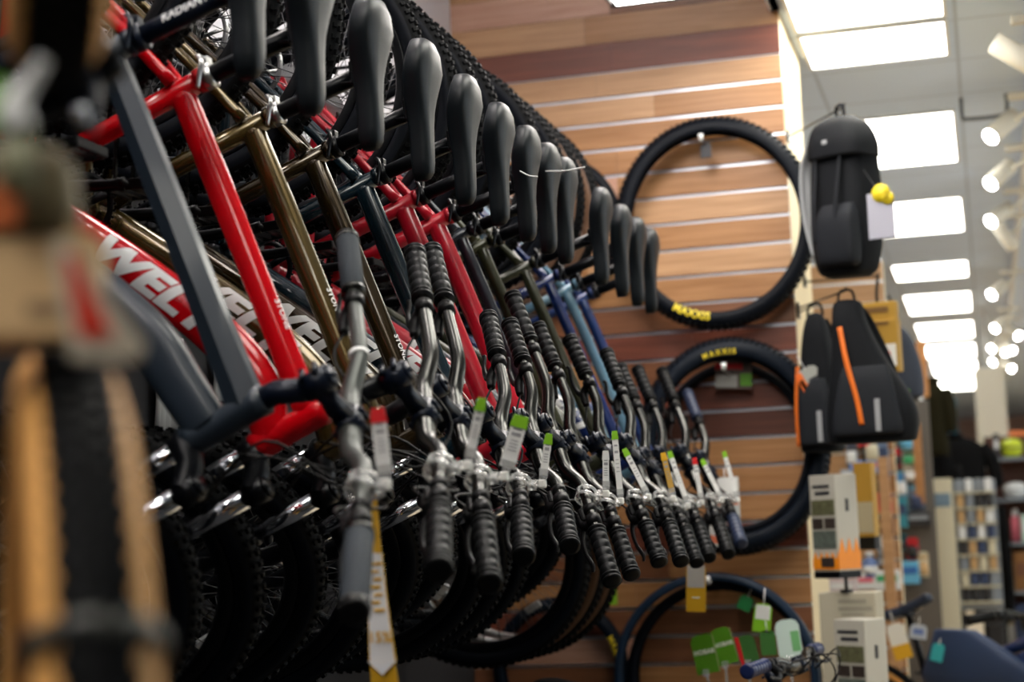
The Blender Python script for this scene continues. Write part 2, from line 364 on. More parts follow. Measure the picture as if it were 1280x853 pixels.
# ---- wheel meshes, shared
def knobs(b, R, minor, n, h=.0042, ks=1.0, mi=0):
    for i in range(n):
        for j, (ph, w, l) in enumerate(((-16, .010, .012), (16, .010, .012), (-44, .009, .010), (44, .009, .010))):
            a = 2*math.pi*(i+(.5 if j % 2 else 0)+(.25 if j > 1 else 0))/n; pr = R_(ph*ks)
            rad = Vector((math.cos(a), 0, math.sin(a))); tan = Vector((-math.sin(a), 0, math.cos(a))); ay = Vector((0, 1, 0))
            nrm = rad*math.cos(pr)+ay*math.sin(pr); wd = ay*math.cos(pr)-rad*math.sin(pr)
            c = rad*R+nrm*(minor+h*.3)
            vs = [c+tan*(sx*l/2*(1 if sz < 0 else .8))+wd*(sy*w/2*(1 if sz < 0 else .8))+nrm*(sz*h) for sx in (-1, 1) for sy in (-1, 1) for sz in (-1, 1)]
            b.add(vs, [(4, 6, 7, 5), (0, 1, 3, 2), (0, 4, 5, 1), (2, 3, 7, 6), (1, 5, 7, 3)], False, mi)
def tyre_prof(minor, a0, n=18, flat=1.0):
    return [(minor*math.cos(t), minor*flat*math.sin(t)) for t in [(-a0+2*a0*i/(n-1)) for i in range(n)]]
def bike_tyre(sidemat):
    b = MB(); m = .0265; R = WR-.0042-m
    pr = tyre_prof(m, R_(150), 16)
    b.ring(R, pr, 96)
    for f in range(len(b.f)):
        j = f % 16
        b.mi[f] = 0 if 4 <= j <= 10 else 1
    knobs(b, R, m, 92)
    return b.mesh('tyre', [RUBBER, sidemat])
SIDEW = mat('tyre_sidewall', (0.0035, 0.005, 0.0085), 0.5, spec=.15)
BROWNW = mat('brown_sidewall', (0.11, 0.055, 0.028), 0.5)
TYRE_ME = bike_tyre(SIDEW); TYRE_BR = bike_tyre(BROWNW)
def rim_mesh(m):
    b = MB(); b.ring(.285, [(-.014, -.004), (-.010, -.011), (.010, -.0145), (.014, -.013), (.014, .013), (.010, .0145), (-.010, .011), (-.014, .004)], 72); return b.mesh('rim', m)
RIM_BK = rim_mesh(BLACKM); RIM_SV = rim_mesh(STEEL)
def spoke_mesh():
    b = MB()
    for i in range(32):
        a = 2*math.pi*i/32; s = 1 if i % 2 else -1; a2 = a+R_(38)*(1 if (i//2) % 2 else -1)
        p = Vector((.272*math.cos(a), 0, .272*math.sin(a))); q = Vector((.026*math.cos(a2), s*.03, .026*math.sin(a2)))
        b.tube(q, p, .0011, n=5)
    return b.mesh('spoke_set', mat('dark_spoke', (.12, .12, .125), .3, 1.0))
SPK = spoke_mesh()
def hub_mesh():
    b = MB(); b.loft([(0, -.05, 0), (0, -.034, 0), (0, -.034, 0), (0, -.03, 0), (0, -.026, 0), (0, .026, 0), (0, .03, 0), (0, .034, 0), (0, .05, 0)], [.009, .010, .030, .030, .016, .016, .030, .012, .009], 20); return b.mesh('hub', BLACKM)
HUB = hub_mesh()
def rotor_mesh():
    b = MB(); b.ring(.076, [(-.008, -.001), (.004, -.001), (.004, .001), (-.008, .001)], 48, c=(0, .04, 0))
    for i in range(6):
        a = i*math.pi/3; b.loft([(.022*math.cos(a), .04, .022*math.sin(a)), (.069*math.cos(a+.5), .04, .069*math.sin(a+.5))], (.0045, .001), 6, up=(-math.sin(a), 0, math.cos(a)))
    b.ring(.022, [(-.006, -.001), (.004, -.001), (.004, .001), (-.006, .001)], 24, c=(0, .04, 0)); return b.mesh('brake_rotor', STEEL)
ROT = rotor_mesh()
def cass_mesh():
    b = MB()
    for k in range(8):
        r = .055-.0042*k; n = 22; y = -.024-.0032*k
        poly = []
        for i in range(n*2): a = math.pi*i/n; q = r+(.002 if i % 2 else -.002); poly.append((q*math.cos(a), q*math.sin(a)))
        b.prism(poly, .0016, Matrix.Translation((0, y, 0)))
    return b.mesh('cassette', STEEL)
CAS = cass_mesh()
def reflector_mesh():
    b = MB(); b.box((.2, 0, 0), (.022, .012, .055), bev=.003); return b.mesh('wheel_reflector', mat('reflector_white', (.62, .64, .66), .25))
REFL = reflector_mesh()
def wheel(name, parent, M, spin, tyre, rim, rear):
    w = link(name, HUB, parent, M @ Matrix.Rotation(spin, 4, 'Y'))
    link('tyre', tyre, w); link('rim', rim, w); link('spoke_set', SPK, w); link('brake_rotor', ROT, w); link('wheel_reflector', REFL, w)
    if rear: link('cassette', CAS, w)
    return w
# ---- shared small parts
def crank_meshes():
    b = MB(); n = 34; poly = []
    for i in range(n*2): a = math.pi*i/n; q = .068+(.0025 if i % 2 else -.0025); poly.append((q*math.cos(a), q*math.sin(a)))
    b.ring(.06, [(-.006, -.0015), (.006, -.0015), (.006, .0015), (-.006, .0015)], 48)
    for i in range(34):
        a = 2*math.pi*i/34; b.box((.068*math.cos(a), 0, .068*math.sin(a)), (.006, .002, .0045), Matrix.Rotation(-a, 3, 'Y'))
    for i in range(4):
        a = math.pi/2*i+.4; b.loft([(0, 0, 0), (.056*math.cos(a), 0, .056*math.sin(a))], (.009, .003), 8, up=(-math.sin(a), 0, math.cos(a)))
    ring = b.mesh('chainring', BLACKM)
    b = MB(); b.loft([(0, 0, 0), (.02, 0, 0), (.15, -.012, 0), (.172, -.013, 0)], [(.016, .009), (.014, .008), (.010, .006), (.013, .007)], 12, up=(0, 0, 1)); b.tube((0, .02, 0), (0, -.012, 0), .015)
    arm = b.mesh('crank_arm', BLACKM)
    b = MB(); b.box((0, 0, 0), (.092, .01, .02), bev=.003)
    for s in (-1, 1): b.box((s*.042, -.045, 0), (.012, .1, .018), bev=.003); b.box((s*.02, -.05, 0), (.006, .085, .014))
    b.box((0, -.092, 0), (.092, .01, .018), bev=.003); b.tube((0, .02, 0), (0, -.09, 0), .007)
    for s in (-1, 1):
        for k in range(4): b.tube((s*.042, -.015-.022*k, -.012), (s*.042, -.015-.022*k, .012), .0018, n=5)
    ped = b.mesh('pedal', BLACKP); return ring, arm, ped
CRING, CARM, PEDAL = crank_meshes()
def saddle_mesh():
    secs = [(.098, .026, .528, .014), (.104, .040, .535, .026), (.125, .060, .541, .038), (.155, .0725, .541, .046), (.180, .066, .536, .048), (.210, .052, .531, .046), (.240, .038, .528, .042),
            (.270, .030, .527, .038), (.305, .0262, .527, .037), (.340, .0248, .526, .035), (.362, .022, .524, .031), (.374, .015, .518, .020), (.379, .005, .511, .007)]
    b = MB(); n = 22; vs = []
    for (x, w, z, dp) in secs:
        for j in range(n):
            t = 2*math.pi*j/n; cy, sz = math.cos(t), math.sin(t)
            y = w*math.copysign(abs(cy)**.62, cy)
            if sz >= 0: zz = z-.014+.014*sz**.8-.006*(abs(y)/max(w, .001))**3
            else: zz = z-.014-dp*abs(sz)**.6*(0.35+.65*(abs(cy)))-.006*(abs(y)/max(w, .001))**3
            if sz > 0.5: zz -= .004*math.exp(-(y/.012)**2)*(1 if .14 < x < .33 else .2)
            vs.append((x, y, zz))
    k = len(secs)
    fs = [(i*n+j, i*n+(j+1) % n, (i+1)*n+(j+1) % n, (i+1)*n+j) for i in range(k-1) for j in range(n)]+[tuple(range(n)), tuple((k-1)*n+j for j in range(n))]
    b.add(vs, fs); return b.mesh('saddle', SADDLE)
SAD = saddle_mesh()
def rails_mesh():
    b = MB()
    for s in (-1, 1): b.curve([(.13, s*.03, .515), (.17, s*.022, .492), (.25, s*.022, .488), (.31, s*.018, .493), (.35, s*.008, .512)], .0035, n=8)
    return b.mesh('saddle_rails', STEEL)
RAILS = rails_mesh()
def fork_mesh():
    c0 = HTB-SDIR*.018
    b = MB(); b.tube(c0+SDIR*.02, c0-SDIR*.01, .021)
    b.curve([c0+FPD*.034+Vector((0, -.066, 0))-SDIR*.012, c0+FPD*.02+Vector((0, -.035, 0))+SDIR*.006, c0+SDIR*.01, c0+FPD*.02+Vector((0, .035, 0))+SDIR*.006, c0+FPD*.034+Vector((0, .066, 0))-SDIR*.012], [(.018, .024), (.020, .023), (.022, .026), (.020, .023), (.018, .024)], n=14, up=SDIR)
    for s in (-1, 1):
        top = c0+FPD*.036+Vector((0, s*.066, 0)); low = AX+Vector((0, s*.062, 0))-FPD*.008
        b.tube(top+SDIR*.012, top-SDIR*.022, .0215, n=16); b.tube(top+SDIR*.012, top+SDIR*.018, .017, n=12)
        j = top-SDIR*.15
        b.loft([j, j-SDIR*.012, j-SDIR*.05, (j+low)/2, low+SDIR*.02, low-SDIR*.015], [.0215, .023, .021, .020, .018, .014], 16)
    a = c0+FPD*.036-SDIR*.165
    b.curve([a+Vector((0, -.066, 0)), a+Vector((0, -.05, 0))+SDIR*.03+FPD*.012, a+SDIR*.045+FPD*.02, a+Vector((0, .05, 0))+SDIR*.03+FPD*.012, a+Vector((0, .066, 0))], (.011, .008), n=10, up=SDIR)
    fk = b.mesh('fork', BLACKM)
    st = []
    for s in (-1, 1):
        top = c0+FPD*.036+Vector((0, s*.066, 0)); b = MB(); b.tube(top-SDIR*.02, top-SDIR*.156, .0162, n=20); st.append(b.mesh('stanchion', CHROME))
    return fk, st
FORK, STAN = fork_mesh()
def stem_mesh():
    b = MB(); p = CLP
    b.tube(p-SDIR*.02, p+SDIR*.022, .0205, n=18); b.tube(p+SDIR*.022, p+SDIR*.027, .0175, n=18); b.tube(p+SDIR*.027, p+SDIR*.031, .005, n=8)
    c = p+FPD*.085
    b.loft([p+FPD*.012, p+FPD*.035, p+FPD*.07], [(.019, .018), (.014, .015), (.018, .021)], 14, up=SDIR)
    b.tube(c+Vector((0, -.024, 0)), c+Vector((0, .024, 0)), .0215, n=18)
    for sy in (-1, 1):
        for sz in (-1, 1): b.tube(c+Vector((0, sy*.016, 0))+SDIR*(sz*.021)-FPD*.008, c+Vector((0, sy*.016, 0))+SDIR*(sz*.021)+FPD*.016, .0048, n=8)
    for s in (-1, 1): b.tube(p-FPD*.024+SDIR*(s*.011)+Vector((0, -.012, 0)), p-FPD*.024+SDIR*(s*.011)+Vector((0, .012, 0)), .0045, n=8)
    return b.mesh('stem', NAVYM)
STEM = stem_mesh()
def sleeve():                                # text laid on a tube lying along +x at y = -side
    pass
def tube_text(body, size, a, bvec, ra, rb, bold=.02, shear=0.0, roll=0.0, name='lettering', lift=.0009, sx=1.0):
    """lettering wrapped on an elliptical tube from a, axis bvec (unit, in the XZ plane), half-height ra, half-thickness rb"""
    vs, fs = text_geo(body, size, bold, shear, cut=size*.22)
    t = Vector(bvec).normalized(); up = Vector((-t.z, 0, t.x)); out = []
    for v in vs:
        ang = v.y/((ra+rb)/2)+roll
        h = math.sin(ang); c = math.cos(ang)
        out.append(a+t*(v.x*sx)+up*((ra+lift)*h)+Vector((0, -(rb+lift)*c, 0)))
    mb = MB(); mb.add(out, fs, True); return mb

def curve_text(body, size, pts, rad, xc, bold, shear, roll, sx, lift=.0010):
    """lettering wrapped on a curved elliptical tube in the XZ plane, its middle where the tube passes x = xc"""
    Q = spline(pts, 24); n = len(Q); L = [0.0]
    for i in range(1, n): L.append(L[-1]+(Q[i]-Q[i-1]).length)
    s0 = next(L[i] for i in range(n) if Q[i].x >= xc)
    vs, fs = text_geo(body, size, bold, shear, cut=size*.16); out = []
    for v in vs:
        s = s0+v.x*sx; i = max(1, min(n-1, next((k for k in range(n) if L[k] >= s), n-1))); u = (s-L[i-1])/(L[i]-L[i-1]); p = Q[i-1].lerp(Q[i], u)
        t = (Q[min(i+1, n-1)]-Q[max(i-2, 0)]).normalized(); up = Vector((-t.z, 0, t.x)); f = (i-1+u)/(n-1)*(len(rad)-1); j = min(int(f), len(rad)-2); w = f-j
        rb = rad[j][0]*(1-w)+rad[j+1][0]*w; ra = rad[j][1]*(1-w)+rad[j+1][1]*w
        ang = v.y/((ra+rb)/2)+roll
        out.append(p+up*((ra+lift)*math.sin(ang))+Vector((0, -(rb+lift)*math.cos(ang), 0)))
    mb = MB(); mb.add(out, fs, True); return mb
class Bike: pass
def make_bike(label, root_M, fm, theta=0.0, w=.37, back=.045, off=(0, 0, 0), grip='rib', barm=GUN, tyre=TYRE_ME, rim=RIM_BK, dt=(), tt=(), post='', spin=0.0, crank=1.55, seat_up=0.0, sad_tilt=0.0, sad=None, pedals=True, style='', pr=WHITE, levers=True, gmat=None, group='mountain bikes hung in the row', name='mountain_bike', wth=None, thin=1.0):
    spin = R_(11.25*(round(math.degrees(spin)/11.25)+.5)); B = Bike(); root = thing(name, label, 'bicycle', group=group); root.matrix_world = root_M; B.root = root; B.root_M = root_M
    # frame
    b = MB(); up = (0, 1, 0)
    def el(a, c): return (c*thin, a*thin)    # up=(0,1,0): first radius is across the bike
    st_dir = (STT-BBP).normalized()
    b.loft([BBP, BBP.lerp(STT, .5), STT], .0185*(thin+.1 if thin < 1 else 1), 16)
    b.loft([STT-st_dir*.012, STT+st_dir*.002], .0215, 16)
    tt0 = Vector((.306, 0, .270)); tt1 = Vector((.868, 0, .478))
    tn = (tt1-tt0).normalized()
    if style == 'slate':
        b.loft([tt0, tt0.lerp(tt1, .3), tt0.lerp(tt1, .7), tt1], [el(.023, .020), el(.026, .022), el(.027, .023), el(.032, .024)], 6, up=up, smooth=False)
        dpts = [BBP, (.54, 0, .075), (.665, 0, .225), (.76, 0, .325), (.83, 0, .372), (.898, 0, .416)]
        dr = [el(.028, .026), el(.034, .026), el(.039, .027), el(.040, .027), el(.037, .026), el(.034, .024)]
    else:
        b.curve([tt0, tt0.lerp(tt1, .3), tt0.lerp(tt1, .7), tt1], [el(.022, .017), el(.024, .018), el(.023, .018), el(.025, .02)], n=18, up=up)
        dpts = [BBP, (.52, 0, .065), (.62, 0, .195), (.72, 0, .315), (.81, 0, .388), (.905, 0, .412)]
        dr = [el(.026, .025), el(.032, .026), el(.036, .027), el(.038, .027), el(.038, .026), el(.032, .023)]
    b.curve(dpts, dr, n=24, up=up, e=.75 if style == 'slate' else 1.0)
    b.loft([HTB-SDIR*.004, HTB+SDIR*.012, HTB.lerp(HTT, .5), HTT-SDIR*.012, HTT+SDIR*.004], [.026, .0245, .023, .0235, .025], 20)
    b.tube(BBP+Vector((0, -.037, 0)), BBP+Vector((0, .037, 0)), .0225, n=18)
    for s in (-1, 1):
        b.curve([(0, s*.066, .004), (.09, s*.058, .085), (.2, s*.045, .185), (.297, s*.018, .262)], [(.008, .011), (.0075, .010), (.0075, .010), (.010, .012)], n=10, sub=4, up=up)
        b.curve([(0, s*.066, 0), (.12, s*.060, -.016), (.28, s*.052, -.037), (.42, s*.028, -.055)], [(.008, .011), (.008, .012), (.009, .012), (.012, .014)], n=10, sub=4, up=up)
        b.prism([(-.02, -.016), (.03, -.014), (.045, .0), (.04, .04), (.02, .03), (-.016, .016)], .006, Matrix.Translation((0, s*.066, 0)))
    b.tube((.19, -.05, .177), (.19, .05, .177), .008, n=8)
    frame = obj('frame', b, fm, root)
    P = [Vector(p) for p in dpts]
    for (body, size, s, bold, shear, roll) in dt:
        # s: (x, z) of the lettering's middle on the down tube, then the axis direction
        obj('lettering', curve_text(body, size, dpts, dr, s[0], bold, shear, roll, 1.55), pr, frame)
    for (body, size, s, bold, shear, roll) in tt:
        a = tt0.lerp(tt1, s); obj('lettering', tube_text(body, size, a, tn, .024, .0185, bold, shear, roll), WHITE, frame)
    # seat post, clamp, saddle
    top = Vector((.237, 0, .486)); pd = (top-STT).normalized(); top = top+pd*seat_up
    b = MB(); b.tube(STT-pd*.02, top, .0158, n=16); b.box(top+Vector((0, 0, -.003)), (.045, .05, .018), Matrix.Rotation(R_(-4), 3, 'Y'), bev=.004); b.tube(top+Vector((.015, -.012, -.03)), top+Vector((.015, -.012, .012)), .004, n=6)
    sp = obj('seatpost', b, NAVYM if style == 'slate' else BLACKM, root)
    if post: obj('lettering', tube_text(post, .019, STT.lerp(top, .55), pd, .0158, .0158, .012, .1, 0.25), WHITE, sp)
    b = MB(); b.loft([STT+pd*.001, STT+pd*.018], .0222, 18); b.box(STT+pd*.01-Vector((.026, 0, .006)), (.014, .02, .016), bev=.002); b.tube(STT+pd*.01+Vector((-.028, -.03, -.006)), STT+pd*.01+Vector((-.028, .02, -.006)), .004, n=8)
    b.curve([STT+pd*.01+Vector((-.028, -.028, -.006)), STT+pd*.012+Vector((-.012, -.034, 0)), STT+pd*.0+Vector((.025, -.034, .004))], [(.006, .004), (.007, .003), (.005, .003)], n=8, up=(0, 1, 0))
    obj('seat_clamp', b, NAVYM if style == 'slate' else STEEL if style == 'lever' else BLACKM, root)
    sd = link('saddle', sad or SAD, root, Matrix.Translation(pd*seat_up) @ Matrix.Translation((.24, 0, .52)) @ Matrix.Rotation(sad_tilt, 4, 'Y') @ Matrix.Translation((-.24, 0, -.52))); link('saddle_rails', RAILS, sd)
    # wheels and drive
    wheel('rear_wheel', root, Matrix.Identity(4), spin, tyre, rim, True)
    cr = Matrix.Translation(BBP+Vector((0, -.048, 0))) @ Matrix.Rotation(crank, 4, 'Y')
    a1 = link('crank_arm', CARM, root, Matrix.Translation((0, -.018, 0)) @ cr); link('chainring', CRING, root, cr)
    a2 = link('crank_arm', CARM, root, Matrix.Translation(BBP+Vector((0, .066, 0))) @ Matrix.Rotation(crank+math.pi, 4, 'Y') @ Matrix.Scale(-1, 4, (0, 1, 0)))
    if pedals: link('pedal', PEDAL, a1, Matrix.Translation((.172, -.02, 0)))
    if pedals: link('pedal', PEDAL, a2, Matrix.Translation((.172, -.02, 0)))
    b = MB()
    for s, r1, r2 in ((1, .066, .042), (-1, .066, .03)):
        p0 = BBP+Vector((-.01, -.048, s*r1)); p1 = Vector((.01, -.036, s*r2)) if s > 0 else Vector((.02, -.04, -.062)); n = 40
        for i in range(n):
            q = p0.lerp(p1, (i+.5)/n); b.box(q, (.0085 if i % 2 else .010, .0055 if i % 2 else .007, .006 if i % 2 else .008), Matrix.Rotation(-math.atan2((p1-p0).z, (p1-p0).x), 3, 'Y'))
    obj('chain', b, GUN, root)
    b = MB(); b.box((.012, -.052, -.03), (.03, .02, .045), bev=.006); b.loft([(.015, -.045, -.04), (.035, -.042, -.10)], (.014, .004), 10, up=(1, 0, 0))
    for q in ((.016, -.044, -.055), (.036, -.042, -.1)): b.tube(Vector(q)-Vector((0, .006, 0)), Vector(q)+Vector((0, .006, 0)), .016, n=14)
    obj('rear_derailleur', b, BLACKM, root)
    # front end turned to the left
    Mst = Matrix.Translation(HTB) @ Matrix.Rotation(theta, 4, SDIR) @ Matrix.Translation(-HTB)
    Mb = Matrix.Translation(Vector(off)) @ Mst; B.Mb = Mb
    Mst = Matrix.Translation(HTB) @ Matrix.Rotation(theta if wth is None else R_(wth), 4, SDIR) @ Matrix.Translation(-HTB)
    fk = link('fork', FORK, root, Mst)
    for m in STAN: link('stanchion', m, fk)
    wheel('front_wheel', root, Mst @ Matrix.Translation(AX), -spin*1.7, tyre, rim, False)
    b = MB(); b.loft([HTT-SDIR*.002, HTT+SDIR*.022, CLP-SDIR*.02+Vector(off)], .0185, 16); obj('headset_spacer', b, NAVYM if style == 'slate' else BLACKM, root)
    link('stem', STEM, root, Mb)
    c0 = CLP+FPD*.085
    def bp(y):                               # centre line of the bar in the unturned bike
        s = -1 if y < 0 else 1; a = abs(y)
        ks = [(0, 0, 0), (.04, 0, 0), (.085, .003, .0), (.14, .025, back*.22), (.185, .03, back*.38), (w, .03, back)]
        for (a0, r0, k0), (a1_, r1, k1) in zip(ks, ks[1:]):
            if a <= a1_:
                t = (a-a0)/(a1_-a0); return c0+Vector((0, y, 0))+SDIR*(r0+(r1-r0)*t)-FPD*(k0+(k1-k0)*t)
        return c0+Vector((0, y, 0))+SDIR*.03-FPD*back
    B.bp = bp; B.w = w
    ys = [-w, -.26, -.185, -.14, -.085, -.04, 0, .04, .085, .14, .185, .26, w]
    b = MB(); rr = [r*1.1 for r in (.0112, .0112, .0118, .0128, .0142, .0158, .0158, .0158, .0142, .0128, .0118, .0112, .0112)]; GL = .34*w; gs = 1.12
    b.curve([bp(y) for y in ys], rr, n=16, sub=4)
    bar = obj('handlebar', b, barm, root, Mb)
    for s in (-1, 1):
        b = MB(); y1, y0 = s*w, s*(w-GL); A, Z = bp(y0), bp(y1); d = (Z-A).normalized()
        pts = []; rad = []; L = (Z-A).length
        if grip == 'smooth':
            for t, r in ((0, .0165), (.02, .0165), (.03, .0172), (.5, .0176), (.95, .0174), (1, .0165), (1.012, .012)): pts.append(A+d*L*t); rad.append(r*gs)
            b.loft(pts, rad, 20); g = obj('grip', b, GREYGRIP, bar)
            k = MB(); k.loft([A-d*.002, A+d*.006], .0185*gs, 20); obj('lock_ring', k, GUN, g)
            k = MB(); k.loft([Z-d*.006, Z+d*.001], .0182*gs, 20)
            for q in range(10):
                a = 2*math.pi*q/10; u = SDIR*math.cos(a)+d.cross(SDIR)*math.sin(a); k.box(Z-d*.007+u*.0192, (.004, .004, .004))
            obj('lock_ring', k, GUN, g)
            k = MB(); k.loft([Z+d*.001, Z+d*.006, Z+d*.009], [.0202, .0202, .013], 20); obj('end_plug', k, BLACKP, g)
        else:
            seq = [(0, .0185), (.03, .0185), (.035, .015), (.07, .015), (.075, .0178), (.10, .0178), (.11, .0155)]
            for q in range(5):
                t0 = .13+q*.15
                seq += [(t0, .0155), (t0+.03, .0172), (t0+.075, .0178), (t0+.12, .0172), (t0+.14, .0155)]
            seq += [(.89, .0158), (.90, .019), (.93, .019), (.935, .0165), (.96, .0165), (.965, .0188), (1.0, .0182), (1.008, .012)]
            b.loft([A+d*L*t for t, _ in seq], [r*gs for _, r in seq], 20); g = obj('grip', b, gmat or GRIPR, bar)
        if levers:
            q = bp(s*(w-GL-.026)); fd = (FPD*.45-SDIR*.9).normalized()
            b = MB(); b.loft([bp(s*(w-GL-.016)), bp(s*(w-GL-.038))], .0165, 16)
            b.curve([q+fd*.012, q+fd*.03+Vector((0, -s*.012, 0)), q+fd*.036+Vector((0, -s*.045, 0))], [.011, .012, .008], n=10)
            b.curve([q+fd*.034+Vector((0, -s*.01, 0)), q+fd*.048+Vector((0, s*.012, 0)), q+fd*.052+Vector((0, s*.05, 0)), q+fd*.044+Vector((0, s*.086, 0)), q+fd*.05+Vector((0, s*.1, 0))], [(.008, .004), (.007, .004), (.006, .0035), (.006, .0035), (.004, .003)], n=8, up=fd)
            obj('brake_lever', b, BLACKP, bar)
            b = MB(); r = q+fd*.036+Vector((0, -s*.045, 0))
            e = HTB.lerp(HTT, .35)+FPD*.05+Vector((0, s*.02, 0))
            b.curve([r, r+Vector((0, -s*.06, 0))+fd*.025, c0+FPD*.095+Vector((0, s*.10, 0))+SDIR*.0, c0+FPD*.085-SDIR*.07+Vector((0, s*.01, 0)), e, HTB-SDIR*.09+FPD*.075+Vector((0, -s*.02, 0))], .0024, n=7)
            obj('brake_cable', b, BLACKP, bar)
    if levers:
        q = bp(-(w-GL-.06)); fd = (FPD*.5-SDIR*.86).normalized(); b = MB(); b.loft([bp(-(w-GL-.052)), bp(-(w-GL-.068))], .015, 14); b.box(q+fd*.024, (.03, .034, .022), bev=.006); b.curve([q+fd*.028, q+fd*.03+Vector((.018, .03, 0))], [(.007, .003), (.005, .003)], n=8)
        obj('shifter', b, BLACKP, bar)
        b = MB(); r = q+fd*.028+Vector((0, .016, 0)); b.curve([r, r+Vector((0, .08, 0))+FPD*.04, c0+FPD*.12+Vector((0, -.02, 0))-SDIR*.02, c0+FPD*.07-SDIR*.08+Vector((0, .03, 0)), HTB+FPD*.045+Vector((0, .02, 0))], .0022, n=7); obj('shift_cable', b, BLACKP, bar)
    if style == 'slate':
        b = MB(); q = bp(.15); q2 = bp(.156); b.loft([q, q2], .0165, 18); obj('white_ring', b, WHITE, bar)
    B.bar = bar
    return B
def paint(name, col, rough=.28, metal=.0, coat=.45): return mat(name, col, rough, metal, coat)
CRIM = paint('crimson_paint', (.36, .003, .014), .3); CRIM2 = paint('bright_crimson_paint', (.45, .005, .02), .3)
WELT = ('WELT', .060, (.632, .200, .60, .72), .055, .34, .10)
SPEC = [
 # Y, paint, theta, w, dY, dX, dZ, back, options
 (2.27, mat('slate_paint', (.011, .019, .030), .42, .0, .12, spec=.5), 42, .486, -.013, .051, -.002, .044, dict(style='slate', grip='smooth', barm=MATGREY, tt=[('ROX 7.0', .017, .80, .02, .1, -.15)], post='RADIANT', spin=.3, crank=1.5)),
 (2.51, mat('red_gloss_paint', (.50, .001, .005), .16, 0, .3, spec=.3), 41, .478, .010, .078, .024, .045, dict(dt=[WELT], tt=[('STONE', .017, .72, .015, 0, 1.2)], spin=.9, crank=1.6, style='lever')),
 (2.79, mat('gold_paint', (.085, .055, .012), .26, .6, .8), 46, .491, -.017, .055, .024, .052, dict(dt=[('WELT', .060, (.64, .215, .60, .72), .055, .34, .10)], tt=[('STONE', .017, .62, .015, 0, 1.2)], spin=.1, crank=1.6, style='lever')),
 (3.08, mat('bronze_paint', (.034, .020, .005), .24, .6, .8), 41, .424, .013, .042, -.002, .042, dict(dt=[('WELT', .060, (.66, .24, .60, .72), .055, .34, .10)], tt=[('STONE', .017, .72, .015, 0, 1.2)], spin=2.0, crank=1.5)),
 (3.36, paint('petrol_paint', (.004, .014, .022), .22), 50, .36, .0, .04, .0, .045, dict(dt=[('WELT', .060, (.66, .24, .60, .72), .055, .34, .10)], spin=1.1, crank=1.5)),
 (3.62, CRIM, 59, .436, -.006, .024, .005, .049, dict(dt=[('WELT', .060, (.68, .265, .60, .72), .055, .34, .10)], spin=.7, crank=1.5)),
 (3.86, CRIM2, 62, .389, .007, .015, -.019, .044, dict(wth=44, dt=[('WELT', .060, (.68, .265, .60, .72), .055, .34, .10)], spin=1.5, crank=1.5)),
 (4.06, mat('steel_blue_paint', (.016, .020, .030), .3, .3, .5), 64, .362, .028, .039, -.016, .040, dict(wth=44, thin=.7, pedals=False, spin=.4, crank=1.5)),
 (4.24, paint('olive_paint', (.032, .034, .013), .35, .2), 53, .398, .043, .068, -.013, .031, dict(wth=44, thin=.7, pedals=False, spin=2.2, crank=1.5)),
 (4.67, paint('dark_olive_paint', (.020, .022, .010), .35, .2), 58, .380, .019, .033, -.031, .037, dict(thin=.7, spin=.8, crank=1.5)),
 (4.95, paint('blue_paint', (.005, .018, .10), .28), 54, .406, .008, .028, -.017, .042, dict(wth=14, thin=.7, spin=1.9, crank=1.6, dt=[('WELT', .060, (.68, .265, .60, .72), .055, .34, .10)])),
 (5.18, paint('ice_blue_paint', (.10, .20, .28), .28), 48, .449, .007, .054, -.004, .041, dict(thin=.7, spin=.2, crank=1.6, wth=12, rim=RIM_SV, tyre=TYRE_BR)),
 (5.40, paint('royal_blue_paint', (.012, .035, .14), .28), 45, .403, .027, .073, -.016, .033, dict(thin=.7, spin=1.3, crank=1.6, wth=10, tyre=TYRE_BR, rim=RIM_SV, gmat=mat('blue_black_grip', (.016, .026, .06), .45))),
]
LAB = ['slate grey hardtail bike hanging nearest the camera, with smooth grey foam grips',
 'bright glossy red bike with white lettering, second in the hanging row',
 'pale gold bike with white lettering hanging right behind the bright red one',
 'dark bronze bike hanging between the pale gold bike and the petrol one',
 'dark petrol blue bike hanging just in front of the two crimson bikes',
 'crimson bike hanging right behind the dark petrol blue one',
 'lighter crimson bike, the farther of the two crimson ones in the row',
 'steel blue grey bike hanging between the crimson bikes and the olive ones',
 'olive green bike hanging behind the steel blue grey one',
 'darker olive bike hanging between the olive green bike and the blue one',
 'deep blue bike hanging just in front of the ice blue one',
 'ice blue bike with brown tyre walls, second to last in the row',
 'royal blue bike with bluish grips, last in the hanging row by the wood wall']
RX, RZ = -1.534, EYE+1.055
BIKES = []
for (Y, fm, th, w, dY, dX, dZ, back, kw), lab in zip(SPEC, LAB):
    M = Matrix.Translation((RX, Y, RZ)) @ Matrix.Rotation(R_(89), 4, 'Y')
    BIKES.append(make_bike(lab, M, fm, R_(th), w, back, (-dZ, dY, dX), **kw))
# hooks that carry the bikes by the rear rim
for i, s in enumerate(SPEC):
    b = MB(); z = RZ+.262; y = s[0]+.075; b.box((LW+.020, y, z-.03), (.012, .05, .10), bev=.003)
    b.curve([(LW+.024, y, z-.012), (-1.66, y, z-.012), (-1.56, y, z-.012), (-1.534, y-.025, z-.008), (-1.534, s[0], z-.001), (-1.534, s[0]-.03, z+.012)], .0055, n=10)
    tag(obj('bike_hook', b, BLACKM), 'black wall hook through the rear wheel of the %s bike' % ['slate grey', 'glossy red', 'pale gold', 'dark bronze', 'petrol blue', 'first crimson', 'second crimson', 'steel blue', 'olive', 'dark olive', 'deep blue', 'ice blue', 'royal blue'][i], 'hook', 'hooks along the left wall')

